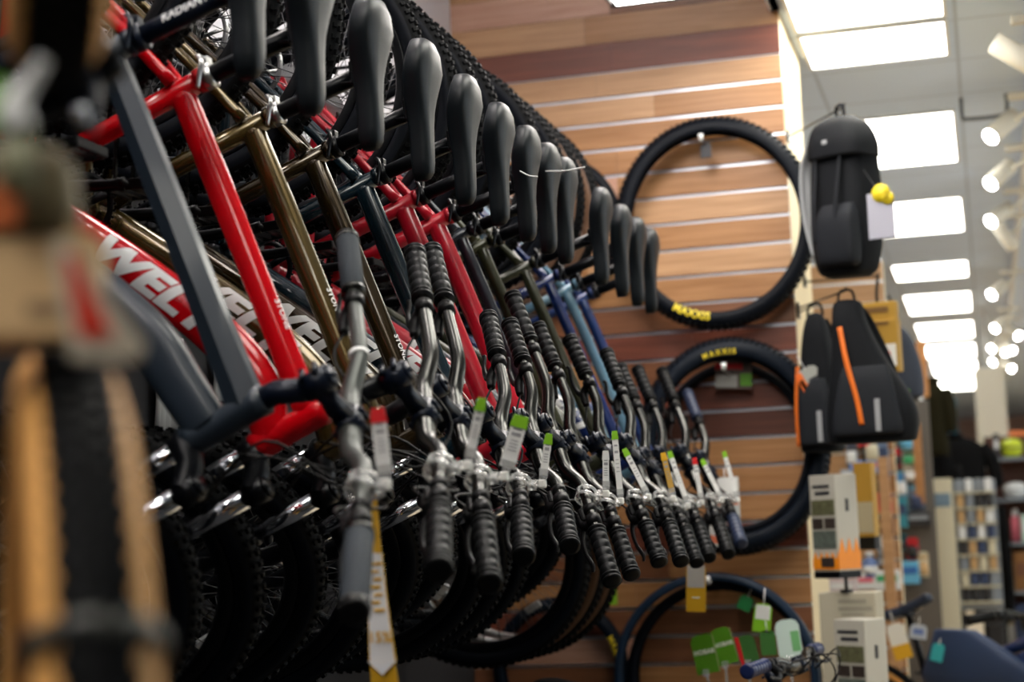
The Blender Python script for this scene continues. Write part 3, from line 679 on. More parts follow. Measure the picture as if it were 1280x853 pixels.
# ================================================================ PRICE HOLDERS ON THE BARS
def bar_world(B, y): return B.root_M @ B.Mb @ B.bp(y)
LILAC = mat('print_grey', (.30, .30, .31), .6)
def price_flag(B, y, tip, label, cap, lean=0.0, w=.021, group=None, reach=.045, amber=False):
    """clear clip round the bar at y, an arm to the right and an upright strip reaching the point tip"""
    p = bar_world(B, y); q = bar_world(B, y+.01); ax = (q-p).normalized()
    t = thing('price_holder', label, 'price tag', p, group=group)
    L = Vector(tip)-p
    F = frame3((1, 0, 0), ax, (0, 0, 0)).to_3x3()
    b = MB()
    for k in (-.009, .009): b.ring(.021, [(-.002, -.0035), (.002, -.0035), (.002, .0035), (-.002, .0035)], 24, axis='z', c=(0, 0, k))
    for a in (0, 120, 240): b.box((.021*math.cos(R_(a)), .021*math.sin(R_(a)), 0), (.004, .008, .016))
    b.box((.028, 0, 0), (.012, .014, .020), bev=.002); b.v = [tuple(F @ Vector(v)) for v in b.v]
    obj('clip', b, CLEAR, t)
    base = Vector((min(reach, max(.034, L.x-.002)), 0, .004)); up = L-base; h = up.length; ud = up.normalized()
    b = MB(); b.loft([Vector((.026, 0, 0)), Vector((base.x*.9, 0, .006)), base-Vector((0, 0, .008))], [(.005, .005), (.006, .006), (.005, .005)], 8)
    obj('arm', b, CLEAR, t)
    b = MB(); b.box(base+Vector((0, 0, -.002)), (.014, .014, .016), bev=.003); obj('joint', b, mat('milky_plastic', (.70, .70, .66), .35), t)
    s0 = base+ud*.006; tip_l = base+ud*h
    M = frame3(Vector((1, .35, 0))-ud*ud.dot(Vector((1, .35, 0))), ud, s0)
    b = MB(); b.prism([(-.006, -.002), (.006, -.002), (.008, .008), (w/2+.002, .020), (-w/2-.002, .020), (-.008, .008)], .008, M); obj('strip_socket', b, CLEAR, t)
    sl = (tip_l-s0).length
    b = MB(); b.box(M @ Vector((0, 0, sl/2+.004)), (w, .0025, sl-.008), M.to_3x3()); st = obj('price_strip', b, mat('amber_strip', (.55, .32, .06), .5) if amber else PAPER, t)
    b = MB(); b.prism([(-w/2-.0012, sl-.016), (w/2+.0012, sl-.016), (w/2-.001, sl+.004), (-w/2+.001, sl+.004)], .0045, M); obj('strip_cap', b, cap, st)
    b = MB()
    for k, (z, ww, hh) in enumerate(((.80, .55, .004), (.70, .60, .006), (.58, .5, .0015), (.52, .55, .0015), (.46, .5, .0015), (.40, .6, .0015))):
        b.box(M @ Vector((0, -.0015, sl*z)), (w*ww, .0006, hh), M.to_3x3())
    if sl > .06: obj('printed_lines', b, LILAC, st)['kind'] = 'stuff'
    return t
FL = [(0, .30, (472, 514), REDC, .0, 'red topped white price strip on the slate grey bike bar'),
      (1, .27, (602, 501), LIME, .0, 'green topped price strip leaning right on the glossy red bike bar'),
      (2, .27, (651, 523), LIME, .0, 'wide green topped price strip on the pale gold bike bar'),
      (3, .24, (686, 545), LIME, .0, 'slim green topped price strip on the dark bronze bike bar'),
      (5, .22, (757, 566), PAPER, .0, 'pale price strip with white tip on the first crimson bike bar'),
      (6, .21, (768, 541), LIME, .0, 'tall thin price strip on the second crimson bike bar'),
      (7, .20, (781, 563), LIME, .0, 'thin green topped price strip on the steel blue bike bar'),
      (8, .22, (829, 568), GOLDC, .0, 'amber price strip leaning right on the olive bike bar'),
      (9, .21, (837, 566), LIME, .0, 'green topped price strip on the dark olive bike bar'),
      (10, .20, (868, 574), REDC, .0, 'pinkish topped price strip on the deep blue bike bar'),
      (11, .20, (878, 576), LIME, .0, 'green topped price strip on the ice blue bike bar'),
      (12, .20, (905, 566), LIME, .0, 'green topped price strip at the end of the row on the royal blue bike bar')]
HOLD = {}
for (i, y, (px, py), cap, ln, lab) in FL:
    B = BIKES[i]; y = .42*B.w; p = bar_world(B, -y); tip = aty(px, py, p.y-.005)
    HOLD[i] = price_flag(B, -y, tip, lab, cap, w=.026 if i == 2 else .0205 if i == 0 else .014, amber=(i == 8), group='price strips clipped to the bars')
# discount ribbon hanging from the first holder
p0 = aty(468, 618, BIKES[0].root_M.translation.y+.03)
t = thing('paper_ribbon', 'yellow and white discount ribbon hanging from the first price holder', 'ribbon', p0)
def rib(z0, z1, mi, b, dx=0.0, n=6, y=0.0, wmul=1.0):
    ws = lambda z: (.004+.021*min(1, max(0, (-z)/.34)))*wmul; cx = lambda z: .012*(-z/.3)**1.4+dx
    vs = []; fs = []
    for k in range(n+1):
        z = z0+(z1-z0)*k/n; w = ws(z); yy = y-.012*math.sin(-z*9)
        vs += [(cx(z)-w, yy-.0006, z), (cx(z)+w, yy-.0006, z), (cx(z)+w, yy+.0006, z), (cx(z)-w, yy+.0006, z)]
    for k in range(n):
        for j in range(4): fs.append((4*k+j, 4*k+(j+1) % 4, 4*k+4+(j+1) % 4, 4*k+4+j))
    fs += [(0, 1, 2, 3), (4*n+3, 4*n+2, 4*n+1, 4*n)]
    b.add(vs, fs, False, mi)
b = MB(); rib(0, -.085, 0, b); rib(-.085, -.238, 1, b, n=10); rib(-.238, -.36, 0, b); obj('ribbon_band', b, [GOLDC, WHITE], t)
b = MB(); rib(-.085, -.238, 0, b, .0, 10, .0013, 1.10); obj('yellow_border', b, GOLDC, t)
def ribtext(body, z, size, m, nm, rot=False):
    mb = text_flat(body, size, .02); cx = .012*(-z/.3)**1.4
    M = Matrix.Translation((cx, -.0012-.012*math.sin(-z*9), z))
    if rot: M = M @ Matrix.Rotation(R_(90), 4, 'Y')
    mb.xf(M); obj(nm, mb, m, t)
ribtext('15%', -.205, .021, GOLDC, 'lettering')
for k in range(7):
    z = -.10-.011*k; b = MB(); b.box((.012*(-z/.3)**1.4+(-.002 if k % 2 else .002), -.0015-.012*math.sin(-z*9), z), (.012 if k % 3 else .016, .0008, .004)); obj('printed_mark', b, GOLDC, t)
b = MB(); b.prism([(-.022, 0), (.022, 0), (0, -.02)], .001, Matrix.Translation((.0086, -.0105-.0015, -.238))); obj('arrow_point', b, WHITE, t)
b = MB(); b.box((.013, -.0045-.0012, -.262), (.028, .001, .008)); obj('white_bar', b, WHITE, t)
b = MB(); b.loft([(0, 0, 0), (0, 0, .03)], .001, 6); obj('string', b, BLACKP, t)
# zip ties on two saddles
for (px0, py0), (px1, py1), Y, nm in (((650, 214), (672, 221), 3.72, 'white zip tie round the saddle of the first crimson bike'), ((682, 214), (731, 209), 3.98, 'long white zip tie end sticking out past the steel blue bike saddle')):
    a, c = aty(px0, py0, Y), aty(px1, py1, Y); b = MB(); b.curve([a-a, (c-a)*.5+Vector((0, 0, -.004)), c-a], (.0016, .003), n=6); o = obj('zip_tie', b, WHITE); o.location = a; tag(o, nm, 'zip tie')

for (y, z0, z1, w, nm) in ((3.70, .26, .50, .15, 'white folded plastic sheet on the left wall below the slate bike frame'), (3.99, .36, .48, .10, 'small white sheet on the left wall, seen through the slate bike frame'), (3.60, .62, .74, .12, 'white paper on the left wall, seen beside a chainring')):
    n = 15; vs = []
    for k in range(n+1):
        u = -w/2+w*k/n; x = .014+.006*math.sin(k*1.9)+.004*math.sin(k*.7)
        for q in (0, 1, 2): vs.append((x+(.006 if q == 1 else 0), u+.004*q, z0+(z1-z0)*q/2))
    b = MB(); b.add(vs, [(3*k+q, 3*k+3+q, 3*k+4+q, 3*k+1+q) for k in range(n) for q in (0, 1)]); m = MB(); o = obj('plastic_sheet', b, PAPER); o.location = (LW+.014, y, EYE); tag(o, nm, 'sheet')
    md = o.modifiers.new('thickness', 'SOLIDIFY'); md.thickness = .003
# ================================================================ TYRES ON THE SLAT WALL
def display_hook(p, label, length=.16, cardcol=None):
    t = thing('display_hook', label, 'hook', p)
    b = MB(); b.box((0, -.004, 0), (.03, .008, .05), bev=.002); b.loft([(0, -.006, 0), (0, -length, .0), (0, -length-.008, .012)], .0035, 8); obj('peg', b, STEEL, t)
    b = MB(); b.loft([(0, -length-.004, .004), (0, -length-.012, .028)], .009, 10); obj('end_cap', b, WHITE, t)
    if cardcol is not None:
        b = MB(); b.box((.012, -length*.8, -.03), (.04, .002, .05)); obj('price_card', b, cardcol, t)
    return t
def wall_tyre(label, c, R, minor, sx=1.0, yaw=0.0, letters=None, lang=90, flip=False, knob=True, sheen=None, lsize=1.05):
    t = thing('bicycle_tyre', label, 'tyre', (0, 0, 0), group=None)
    M = Matrix.Translation(c) @ Matrix.Rotation(yaw, 4, 'Z') @ Matrix.Diagonal((sx, 1, 1, 1)); t.matrix_world = M
    b = MB(); Rc = R-minor
    out = tyre_prof(minor, R_(125), 17); inn = [(x*.88, y*.88) for x, y in reversed(out)]
    b.ring(Rc, out+inn, 96)
    obj('carcass', b, sheen or SIDEW, t)
    if knob: b = MB(); knobs(b, Rc, minor, 96, h=.005); obj('tread', b, RUBBER, t)
    if letters:
        vs, fs = text_geo(letters, minor*lsize, .03, 0, cut=.012); o = []
        rl = Rc-minor*.10
        for v in vs:
            if flip: a = R_(lang)-v.x/rl*-1; r = rl-v.y*1.0; a = R_(lang)+v.x/rl; 
            else: a = R_(lang)-v.x/rl; r = rl+v.y
            d = math.sqrt(max(0, minor**2-(r-Rc)**2)); o.append((r*math.cos(a), -d-.0012, r*math.sin(a)))
        b = MB(); b.add(o, fs); obj('lettering', b, YELLOW, t)
    return t
BLUESH = mat('blue_black_rubber', (.003, .006, .012), .5, spec=.15)
wall_tyre('big knobbly tyre hanging highest on the slat wall beside the backpack', (-.905, PY-.095, EYE+1.095), .397, .039, .925, R_(5), 'MAXXIS', 252, True)
display_hook((-.935, PY, EYE+1.395), 'steel hook with white tip through the highest wall tyre', .13, INK)
wall_tyre('knobbly tyre with small yellow lettering, hanging below the highest tyre', (-.875, PY-.125, EYE+.268), .392, .048, .88, R_(10), 'M A X X I S', 97, False, sheen=BLUESH, lsize=.55)
wall_tyre('smaller smooth tyre nested behind the middle wall tyre', (-.885, PY-.028, EYE+.262), .318, .022, .9, R_(0), knob=False)
display_hook((-.885, PY, EYE+.535), 'steel hook with white tip through the middle wall tyre', .19)
wall_tyre('smooth blue black tyre in front of the pair hanging low on the slat wall', (-.985, PY-.115, EYE-.555), .372, .020, 1.0, R_(0), knob=False, sheen=mat('blue_rubber', (.009, .022, .045), .42, spec=.3))
wall_tyre('black tyre behind the blue black one, low on the slat wall', (-.965, PY-.055, EYE-.565), .355, .026, 1.0, R_(0), knob=False)
display_hook((-.985, PY, EYE-.225), 'steel hook with white tip holding the low pair of tyres', .17)
wall_tyre('tyre with yellow lettering seen just beyond the last front wheel', (-1.575, PY-.05, EYE-.52), .26, .03, 1.0, 0, 'MAXXIS', 15, False, knob=False, sheen=BLUESH)
wall_tyre('thin black tyre on the slat wall behind the rear wheels of the farthest bikes', (-1.56, PY-.05, EYE+1.13), .30, .024, 1.0, 0, knob=False)
display_hook((-1.56, PY, EYE+1.38), 'steel hook behind the rear wheels of the farthest bikes', .10)
display_hook((-1.575, PY, EYE-.315), 'steel hook behind the front wheels of the farthest bikes', .10)

# ================================================================ SOFT GOODS AND BOXES BY THE PIER
def soft(secs, n=28, e=.6, M=None):
    """rounded body lofted from (z, cx, cy, hx, hy) sections"""
    b = MB(); vs = []
    for (z, cx, cy, hx, hy) in secs:
        for j in range(n):
            t = 2*math.pi*j/n; c, s = math.cos(t), math.sin(t)
            vs.append(Vector((cx+hx*math.copysign(abs(c)**e, c), cy+hy*math.copysign(abs(s)**e, s), z)))
    k = len(secs); fs = [(i*n+j, i*n+(j+1) % n, (i+1)*n+(j+1) % n, (i+1)*n+j) for i in range(k-1) for j in range(n)]+[tuple(range(n-1, -1, -1)), tuple((k-1)*n+j for j in range(n))]
    b.add(vs, fs)
    if M is not None: b.xf(M)
    return b
def smooth_secs(S, sub=5):
    P = [tuple(s) for s in S]; out = []
    for i in range(len(P)-1):
        p0, p1, p2, p3 = P[max(i-1, 0)], P[i], P[i+1], P[min(i+2, len(P)-1)]
        for k in range(sub):
            t = k/sub; out.append(tuple(.5*(2*b+(c-a)*t+(2*a-5*b+4*c-d)*t*t+(3*b-a-3*c+d)*t**3) for a, b, c, d in zip(p0, p1, p2, p3)))
    return out+[P[-1]]
FAB = mat('black_fabric', (.006, .007, .009), .75, spec=.2, noise=.2, nscale=60, bump=.3, bscale=300)
FAB2 = mat('charcoal_fabric', (.012, .014, .018), .7, spec=.25, bump=.3, bscale=300)
NAVYF = mat('navy_fabric', (.03, .04, .065), .75)
STRAPG = mat('grey_strap', (.32, .33, .34), .6)
def rot_at(px, py, Y, yaw=0.0):
    return aty(px, py, Y), (0, 0, yaw)
# upper backpack; hangs from a hook on the pier's side, its back to the pier
t = thing('backpack', 'tall black backpack hanging beside the highest wall tyre, with a white swing tag', 'backpack', aty(1060, 346, 5.88), (0, R_(3), R_(-38))); t.scale = (1, 1, .93)
S = smooth_secs([(.0, 0, 0, .075, .055), (.03, 0, 0, .105, .075), (.15, .0, .0, .125, .085), (.30, 0, 0, .125, .085), (.43, -.005, 0, .118, .08), (.53, -.01, 0, .10, .07), (.575, -.015, 0, .07, .05), (.59, -.015, 0, .03, .02)])
obj('bag_body', soft(S, e=.62), FAB, t)
b = soft(smooth_secs([(.44, .01, -.02, .120, .085), (.50, .005, -.02, .118, .085), (.565, -.005, -.015, .095, .068), (.60, -.01, -.01, .05, .035)]), e=.55); obj('lid', b, FAB, t)
b = soft(smooth_secs([(.03, .03, -.07, .07, .02), (.06, .03, -.075, .085, .035), (.20, .03, -.08, .085, .035), (.26, .03, -.072, .07, .02)]), e=.5); obj('front_pocket', b, FAB2, t)
b = MB(); b.curve([(-.09, 0, .53), (-.16, .0, .47), (-.165, 0, .3), (-.13, 0, .1)], (.004, .022), n=8, up=(1, 0, 0)); obj('shoulder_strap', b, STRAPG, t)
b = MB(); b.curve([(-.10, -.03, .55), (-.17, -.03, .44), (-.165, -.03, .25), (-.12, -.03, .08)], (.006, .02), n=8, up=(1, 0, 0)); obj('shoulder_strap', b, STRAPG, t)
b = MB(); b.curve([(-.03, 0, .59), (-.04, 0, .64), (-.01, 0, .65), (.0, 0, .59)], .006, n=8); obj('haul_loop', b, FAB, t)
b = MB(); b.box((.0, -.105, .495), (.022, .008, .016), bev=.003); obj('buckle', b, STRAPG, t)
for s in (-1, 1):
    b = MB(); b.curve([(s*.06, -.096, .47), (s*.055, -.095, .40), (s*.05, -.112, .25), (s*.05, -.11, .12)], (.003, .008), n=6, up=(0, 1, 0)); obj('compression_strap', b, FAB2, t)
p = aty(1101, 262, 5.72)
t = thing('swing_tag', 'white swing tag with a yellow round sticker on the tall backpack', 'tag', p, (0, 0, R_(-15)))
b = MB(); b.box((0, 0, -.02), (.092, .003, .155)); obj('tag_card', b, mat('lavender_card', (.40, .40, .47), .6), t)
b = MB(); b.loft([(.005, -.004, .055), (.005, -.0055, .055)], .032, 20); b.loft([(.028, -.004, .035), (.028, -.0055, .035)], .022, 20); obj('sticker', b, YELLOW, t)
b = MB(); b.curve([(0, 0, .057), (-.03, .02, .10), (-.06, .03, .15)], .0015, n=5); obj('string', b, INK, t)
def pier_hook(e, label):                     # angled peg from the pier's side face to the point e
    a = Vector((PE, max(e.y+.02, 6.26), e.z)); t = thing('display_hook', label, 'hook', a); d = Vector(e)-a
    b = MB(); b.box((.005, 0, 0), (.01, .05, .04), bev=.002); b.loft([(.005, 0, 0), d, d+Vector((.004, 0, .015))], .0035, 8); obj('peg', b, BLACKM, t)
e = aty(1060, 346, 5.88); pier_hook(Vector((e.x+.02, e.y, e.z+.60)), 'black hook on the pier carrying the tall backpack')
# lower bags
def bag(label, p, yaw, w, d, h, zipc, pipe=None, M2=None, bottom=1.0, hookL=.2, skew=0.0):
    t = thing('backpack', label, 'backpack', p, (0, 0, yaw))
    S = smooth_secs([(.0, 0, 0, w*.8*bottom, d*.7), (.03*h, 0, 0, w*bottom, d*.95), (.25*h, 0, 0, w*bottom, d), (.6*h, skew*.55, 0, w*(.82 if not skew else .70), d*.95), (.85*h, skew*.9, 0, w*(.6 if not skew else .46), d*.8), (.97*h, skew*.95, 0, w*.38, d*.5), (h, skew, 0, w*.15, d*.2)])
    obj('bag_body', soft(S, e=.6), FAB, t)
    b = soft(smooth_secs([(.05*h, 0, -d, w*.7*bottom, d*.25), (.1*h, 0, -d, w*.8*bottom, d*.4), (.4*h, 0, -d, w*.75, d*.35), (.52*h, 0, -d*.9, w*.6, d*.2)]), e=.5); obj('front_pocket', b, FAB2, t)
    if zipc: b = MB(); b.curve([(-w*.25+skew*.7, -d*1.0, h*.80), (-w*.22+skew*.4, -d*1.36, h*.55), (-w*.2, -d*1.43, h*.3), (-w*.1, -d*1.42, h*.12)], (.003, .010), n=6, up=(0, 1, 0)); obj('zip', b, zipc, t)
    b = MB(); b.box((w*.35, -d*1.42, h*.18), (.018, .004, h*.22), bev=.001); obj('reflective_strip', b, STRAPG, t)
    if pipe: b = MB(); b.curve([(-w*.9, -d*.5, h*.62), (-w*1.02, -d*.7, h*.35), (-w*1.05, -d*.6, h*.05)], .007, n=8); obj('piping', b, pipe, t)
    for s in (-1, 1): b = MB(); b.curve([(s*w*.2+skew, d*.6, h*.95), (s*w*.4+skew*.8, d*1.2, h*.8), (s*w*.55, d*1.25, h*.4), (s*w*.6, d*.9, h*.1)], (.005, .02), n=8, up=(0, 1, 0)); obj('shoulder_strap', b, FAB, t)
    b = MB(); b.curve([(skew-.03, 0, h*.98), (skew-.02, 0, h*1.06), (skew+.02, 0, h*1.06), (skew+.03, 0, h*.98)], .005, n=8); obj('haul_loop', b, FAB, t)
    return t
ORZ = mat('orange_zip', (.75, .16, .01), .5)
bag('black backpack with orange side piping behind the middle wall tyre', aty(1029, 566, 6.05), R_(-20), .075, .05, .50, None, ORZ)
bag('black backpack with a long orange zip and a grey reflective strip', aty(1092, 554, 5.86), R_(-12), .125, .06, .50, ORZ, None, bottom=1.2, skew=-.065)
e = aty(1029, 566, 6.05); pier_hook(Vector((e.x, e.y, e.z+.53)), 'black hook carrying the backpack with orange piping')
e = aty(1092, 554, 5.86); pier_hook(Vector((e.x-.064, e.y, e.z+.53)), 'black hook carrying the backpack with the orange zip')
def hang_card(label, px, py, Y, w, h, col, bands, yaw=0.0, roll=0.0, name='hang_card', cat='tag', string=.04, text=None, tcol=None, rounded=True):
    p = aty(px, py, Y); t = thing(name, label, cat, p); t.rotation_euler = (0, roll, yaw)
    c = min(w, h)*.28; b = MB()
    poly = [(-w/2, -h/2), (w/2, -h/2), (w/2, h/2-c), (w/2-c*.35, h/2-c*.3), (w/2-c, h/2), (-w/2+c, h/2), (-w/2+c*.35, h/2-c*.3), (-w/2, h/2-c)] if rounded else [(-w/2, -h/2), (w/2, -h/2), (w/2, h/2), (-w/2, h/2)]
    b.prism(poly, .0016); obj('card', b, col, t)
    for (z0, z1, x0, x1, m) in bands:
        b = MB(); b.box((((x0+x1)/2-.5)*w, -.0013, ((z0+z1)/2-.5)*h), ((x1-x0)*w, .0012, (z1-z0)*h)); obj('printed_band', b, m, t)
    if text: mb = text_flat(text, w*.255, .045); mb.xf(Matrix.Translation((0, -.001, h*.05))); obj('lettering', mb, tcol or WHITE, t)
    if string: b = MB(); b.loft([(0, 0, h/2-.006), (0, .0, h/2+string)], .0018, 6); obj('string', b, WHITE, t)
    return t
hang_card('grey and orange card hanging at the right edge of the middle wall tyre', 1017, 481, 6.0, .085, .135, mat('grey_card', (.35, .36, .32), .6), [(.0, .95, .0, .28, ORANGE), (.2, .75, .05, .22, WHITE), (.2, .28, .4, .9, INK), (.4, .48, .4, .9, INK), (.6, .68, .4, .9, INK)], R_(0), R_(-26), string=.05)
# ochre box with red dot label, navy cap
t = thing('product_box', 'ochre box with a white label and red dot hanging above the black backpack', 'box', aty(1102, 466, 6.56), (0, 0, R_(-8)))
OCH = mat('ochre_card', (.42, .24, .03), .6)
b = MB(); b.box((0, 0, .10), (.155, .07, .20), bev=.004); b.box((0, 0, .235), (.15, .05, .07), bev=.004); obj('box_body', b, OCH, t)
b = MB(); b.box((.03, -.0365, .062), (.075, .002, .085)); lb = obj('label_panel', b, PAPER, t); b = MB(); b.loft([(.03, -.0375, .065), (.03, -.039, .065)], .017, 16); obj('red_dot', b, REDC, lb)
b = MB(); b.box((-.01, -.0365, .185), (.11, .002, .012)); b.box((-.03, -.0365, .155), (.05, .002, .012)); b.box((0, -.0262, .24), (.09, .002, .022)); obj('printed_text', b, mat('brown_print', (.16, .08, .02), .6), t)['kind'] = 'stuff'
b = MB(); b.curve([(0, 0, .27), (.0, 0, .31), (.01, 0, .38)], .006, n=6); obj('hanger_strap', b, BLACKP, t); e = t.location; pier_hook(Vector((e.x+.008, e.y, e.z+.375)), 'black hook carrying the ochre box')
t = thing('shoulder_bag', 'navy bag with a lime sticker behind the ochre box', 'bag', aty(1134, 498, 8.14), (0, 0, R_(-10)))
obj('bag_body', soft(smooth_secs([(0, 0, 0, .05, .03), (.02, 0, 0, .08, .05), (.15, 0, 0, .075, .05), (.28, -.01, 0, .05, .035), (.34, -.02, 0, .02, .015)])), NAVYF, t)
b = MB(); b.box((.01, -.06, .02), (.03, .004, .03), bev=.001); obj('sticker', b, LIME, t)
b = MB(); b.curve([(-.02, 0, .33), (-.03, 0, .42), (-.06, 0, .5)], .006, n=6); obj('strap', b, FAB, t)
# picture boxes
def picture_box(label, p, yaw, w, d, h, foot=True, hang=False):
    t = thing('product_box', label, 'box', p, (0, 0, yaw))
    b = MB(); b.box((0, 0, h/2), (w, d, h), bev=.002); obj('box_body', b, mat('warm_white_card', (.46, .44, .375), .55), t)
    y = -d/2-.001
    pics = [mat('photo_green', (.10, .10, .05), .5, noise=.9, nscale=60), mat('photo_dark', (.035, .025, .02), .5, noise=.8, nscale=70), mat('photo_grey', (.10, .12, .10), .5, noise=.8, nscale=80)]
    for (x0, x1, z0, z1, m) in ((.06, .94, .58, .74, 0), (.06, .47, .44, .55, 1), (.53, .94, .44, .55, 1), (.06, .94, .24, .42, 2)):
        b = MB(); b.box((((x0+x1)/2-.5)*w, y, (z0+z1)/2*h), ((x1-x0)*w, .002, (z1-z0)*h)); obj('picture', b, pics[m], t)
    b = MB(); b.box((-.05*w, y, .88*h), (.66*w, .0016, .03*h)); b.box((0, y, .81*h), (.55*w, .0016, .035*h)); obj('printed_title', b, INK, t)['kind'] = 'stuff'
    OR2 = mat('flame_orange', (.82, .26, .01), .5)
    z = [0.02]; poly = [(-w/2, .02*h)]+[(w/2, .02*h)]
    rnd = random.Random(4); n = 9
    for i in range(n, -1, -1): poly.append((-w/2+w*i/n, (.20 if i % 2 else .12)*h))
    b = MB(); b.prism(poly, .0016, Matrix.Translation((0, y, 0))); obj('flame_print', b, OR2, t)
    b = MB(); b.box((.08*w, y-.0012, .095*h), (.5*w, .002, .10*h)); obj('picture', b, pics[1], t)
    poly = [(-d/2, .02*h), (d/2, .02*h)]+[(-d/2+d*i/6, (.34 if i % 2 else .18)*h) for i in range(6, -1, -1)]
    b = MB(); b.prism(poly, .0016, Matrix.Translation((w/2+.001, 0, 0)) @ Matrix.Rotation(R_(90), 4, 'Z')); obj('flame_print', b, OR2, t)
    b = MB(); b.box((w/2+.001, 0, .68*h), (.002, .014, .13*h)); obj('side_print', b, INK, t)
    if foot: b = MB(); b.box((0, 0, -.012), (w*.99, d*.99, .024)); obj('base_tray', b, BLACKP, t)
    if hang:
        b = MB(); b.loft([(w*.3, 0, -.02), (w*.3, 0, -.065)], .006, 8); b.box((w*.3, 0, -.07), (.03, .03, .012)); obj('support_rod', b, BLACKM, t)
    return t
picture_box('tall white box with pictures and orange flames beside the middle tyre', aty(1047, 714, 6.0), R_(-40), .125, .105, .335, True, True)
t = thing('product_box', 'slim ochre and cream box right behind the tall flame box', 'box', aty(1086, 676, 6.75), (0, 0, R_(-20)))
b = MB(); b.box((0, 0, .16), (.075, .05, .29), bev=.003); obj('box_body', b, OCH, t); b = MB(); b.box((0, -.026, .09), (.07, .002, .12)); obj('cream_panel', b, CREAM, t); b = MB(); b.box((0, 0, -.01), (.074, .05, .05)); obj('base_tray', b, BLACKP, t); b = MB(); b.loft([(0, 0, .30), (0, 0, .37)], .004, 8); obj('hanger_strap', b, BLACKP, t); e = t.location; pier_hook(Vector((e.x, e.y, e.z+.365)), 'black hook carrying the slim ochre box')
# low plinth with boxes at the lower right
t = thing('display_plinth', 'brown plinth under the boxes at the lower right', 'plinth', (-.42, 5.92, 0))
b = MB(); b.box((0, 0, .325), (.32, .40, .65), bev=.006); obj('plinth_body', b, mat('plinth_brown', (.12, .06, .03), .5, noise=.1), t); b = MB(); b.box((0, 0, .66), (.34, .42, .02), bev=.003); obj('plinth_top', b, mat('plinth_top', (.2, .11, .05), .5), t)
picture_box('white picture box turned to its narrow side, foremost at the lower right', Vector((-.445, 5.80, .671)), R_(-38), .135, .105, .335, False)
t = thing('carton', 'cream carton with faint printing behind the foremost picture box', 'box', (-.485, 6.02, .671), (0, 0, R_(-12)))
b = MB(); b.box((0, 0, .2075), (.20, .11, .415), bev=.003); obj('carton_body', b, CREAM, t); b = MB(); b.box((.02, -.056, .385), (.10, .002, .014)); b.box((.03, -.056, .36), (.12, .002, .014)); b.box((.02, -.056, .34), (.08, .002, .008)); obj('printed_text', b, mat('faded_print', (.28, .26, .2), .6), t)['kind'] = 'stuff'

# ================================================================ TAGS BELOW AND ON THE WALL
GR2 = mat('deep_green_card', (.045, .16, .03), .5)
def hob(label, px, py, roll, dark=False, w=.074, h=.122):
    return hang_card(label, px, py, 5.37-.05*(w > .07), w, h, GR2 if dark else GREEN, [(.0, .94, .965, 1.0, mat('card_edge', (.40, .45, .20), .5))], R_(0), R_(roll), name='swing_tag', text='HOBAR', string=.0, tcol=mat('pale_print', (.85, .9, .78), .5))
HOBS = [hob('bright green swing tag, leftmost of the green tags below the orange tag', 881, 818, -10)]
HOBS.append(hob('green swing tag second from the left, overlapping the leftmost one', 905, 808, -14, w=.068, h=.116))
STZ = aty(900, 868, 5.4).z
t = thing('tag_stand', 'clear stand under the green swing tags', 'stand', (-.84, 5.40, 0)); b = MB(); b.loft([(0, 0, 0), (0, 0, .012), (0, 0, .012), (0, 0, STZ)], [.10, .10, .008, .008], 16); obj('post', b, CLEAR, t)
b = MB(); b.tube((-.16, 0, STZ), (.22, 0, STZ), .008); obj('cross_bar', b, CLEAR, t)
def stem(t, h):
    z = STZ-t.location.z; b = MB(); b.loft([(0, .004, -h/2+.01), (0, 5.40-t.location.y, z)], .004, 8); b.box((0, .002, -h/2+.0), (.022, .012, .024), bev=.003); o = obj('clear_stem', b, CLEAR, t); o.matrix_local = t.matrix_basis.to_3x3().to_4x4().inverted()
t = hang_card('small dark green and red swing tag right of the two bright green ones', 934, 812, 5.36, .06, .088, GR2, [(.0, 1, 0, .2, REDC)], 0, R_(-12), name='swing_tag', string=0)
stem(t, .088)
hang_card('white and lime swing tag hanging in front of the low tyres', 953, 773, 5.5, .058, .092, LIME, [(.45, .95, .1, .9, PAPER)], 0, R_(8), name='swing_tag', string=.05)
hang_card('plain dark green tag under the white and lime one', 960, 804, 5.5, .05, .08, GR2, [], 0, R_(-3), name='swing_tag', string=.03)
hang_card('small green tag inside the low tyre, below the orange tag', 932, 754, 6.10, .05, .055, mat('emerald_card', (.02, .22, .06), .5), [], 0, R_(25), name='swing_tag', string=.04)
t = hang_card('white and green tag standing in a clear holder beside the black bike bar', 986, 800, 5.35, .075, .125, mat('mint_card', (.55, .68, .62), .5), [(.2, .7, .6, .95, mat('leaf_print', (.16, .42, .16), .5))], 0, R_(-6), name='swing_tag', string=0); stem(t, .125)
for o in HOBS: stem(o, .118)
hang_card('plain green card on the slat wall right of the last front wheel', 764, 747, 6.12, .045, .055, LIME, [], 0, 0, name='swing_tag', string=.03, rounded=False)
p = BIKES[11]; hang_card('orange and white swing tag hanging under the grips near the low tyre', 870, 735, 5.12, .060, .145, GOLDC, [(.5, .97, .05, .95, mat('frost_card', (.55, .52, .48), .5)), (.28, .31, .3, .7, PAPER)], 0, R_(3), name='swing_tag', string=.05)
def blister(label, px, py, Y, w, h, bands, roll=0.0, base=None):
    t = hang_card(label, px, py, Y, w, h, base or mat('frosted_pack', (.5, .52, .5), .3), bands, 0, roll, name='product_pack', cat='package', string=.03, rounded=False); return t
blister('white and orange pack hanging between the last grips and the middle tyre', 907, 624, 5.75, .095, .15, [(.55, .98, .05, .95, PAPER), (.36, .46, .05, .95, ORANGE), (.48, .53, .1, .7, REDC), (.05, .3, .1, .3, STEEL), (.05, .3, .6, .8, STEEL)])
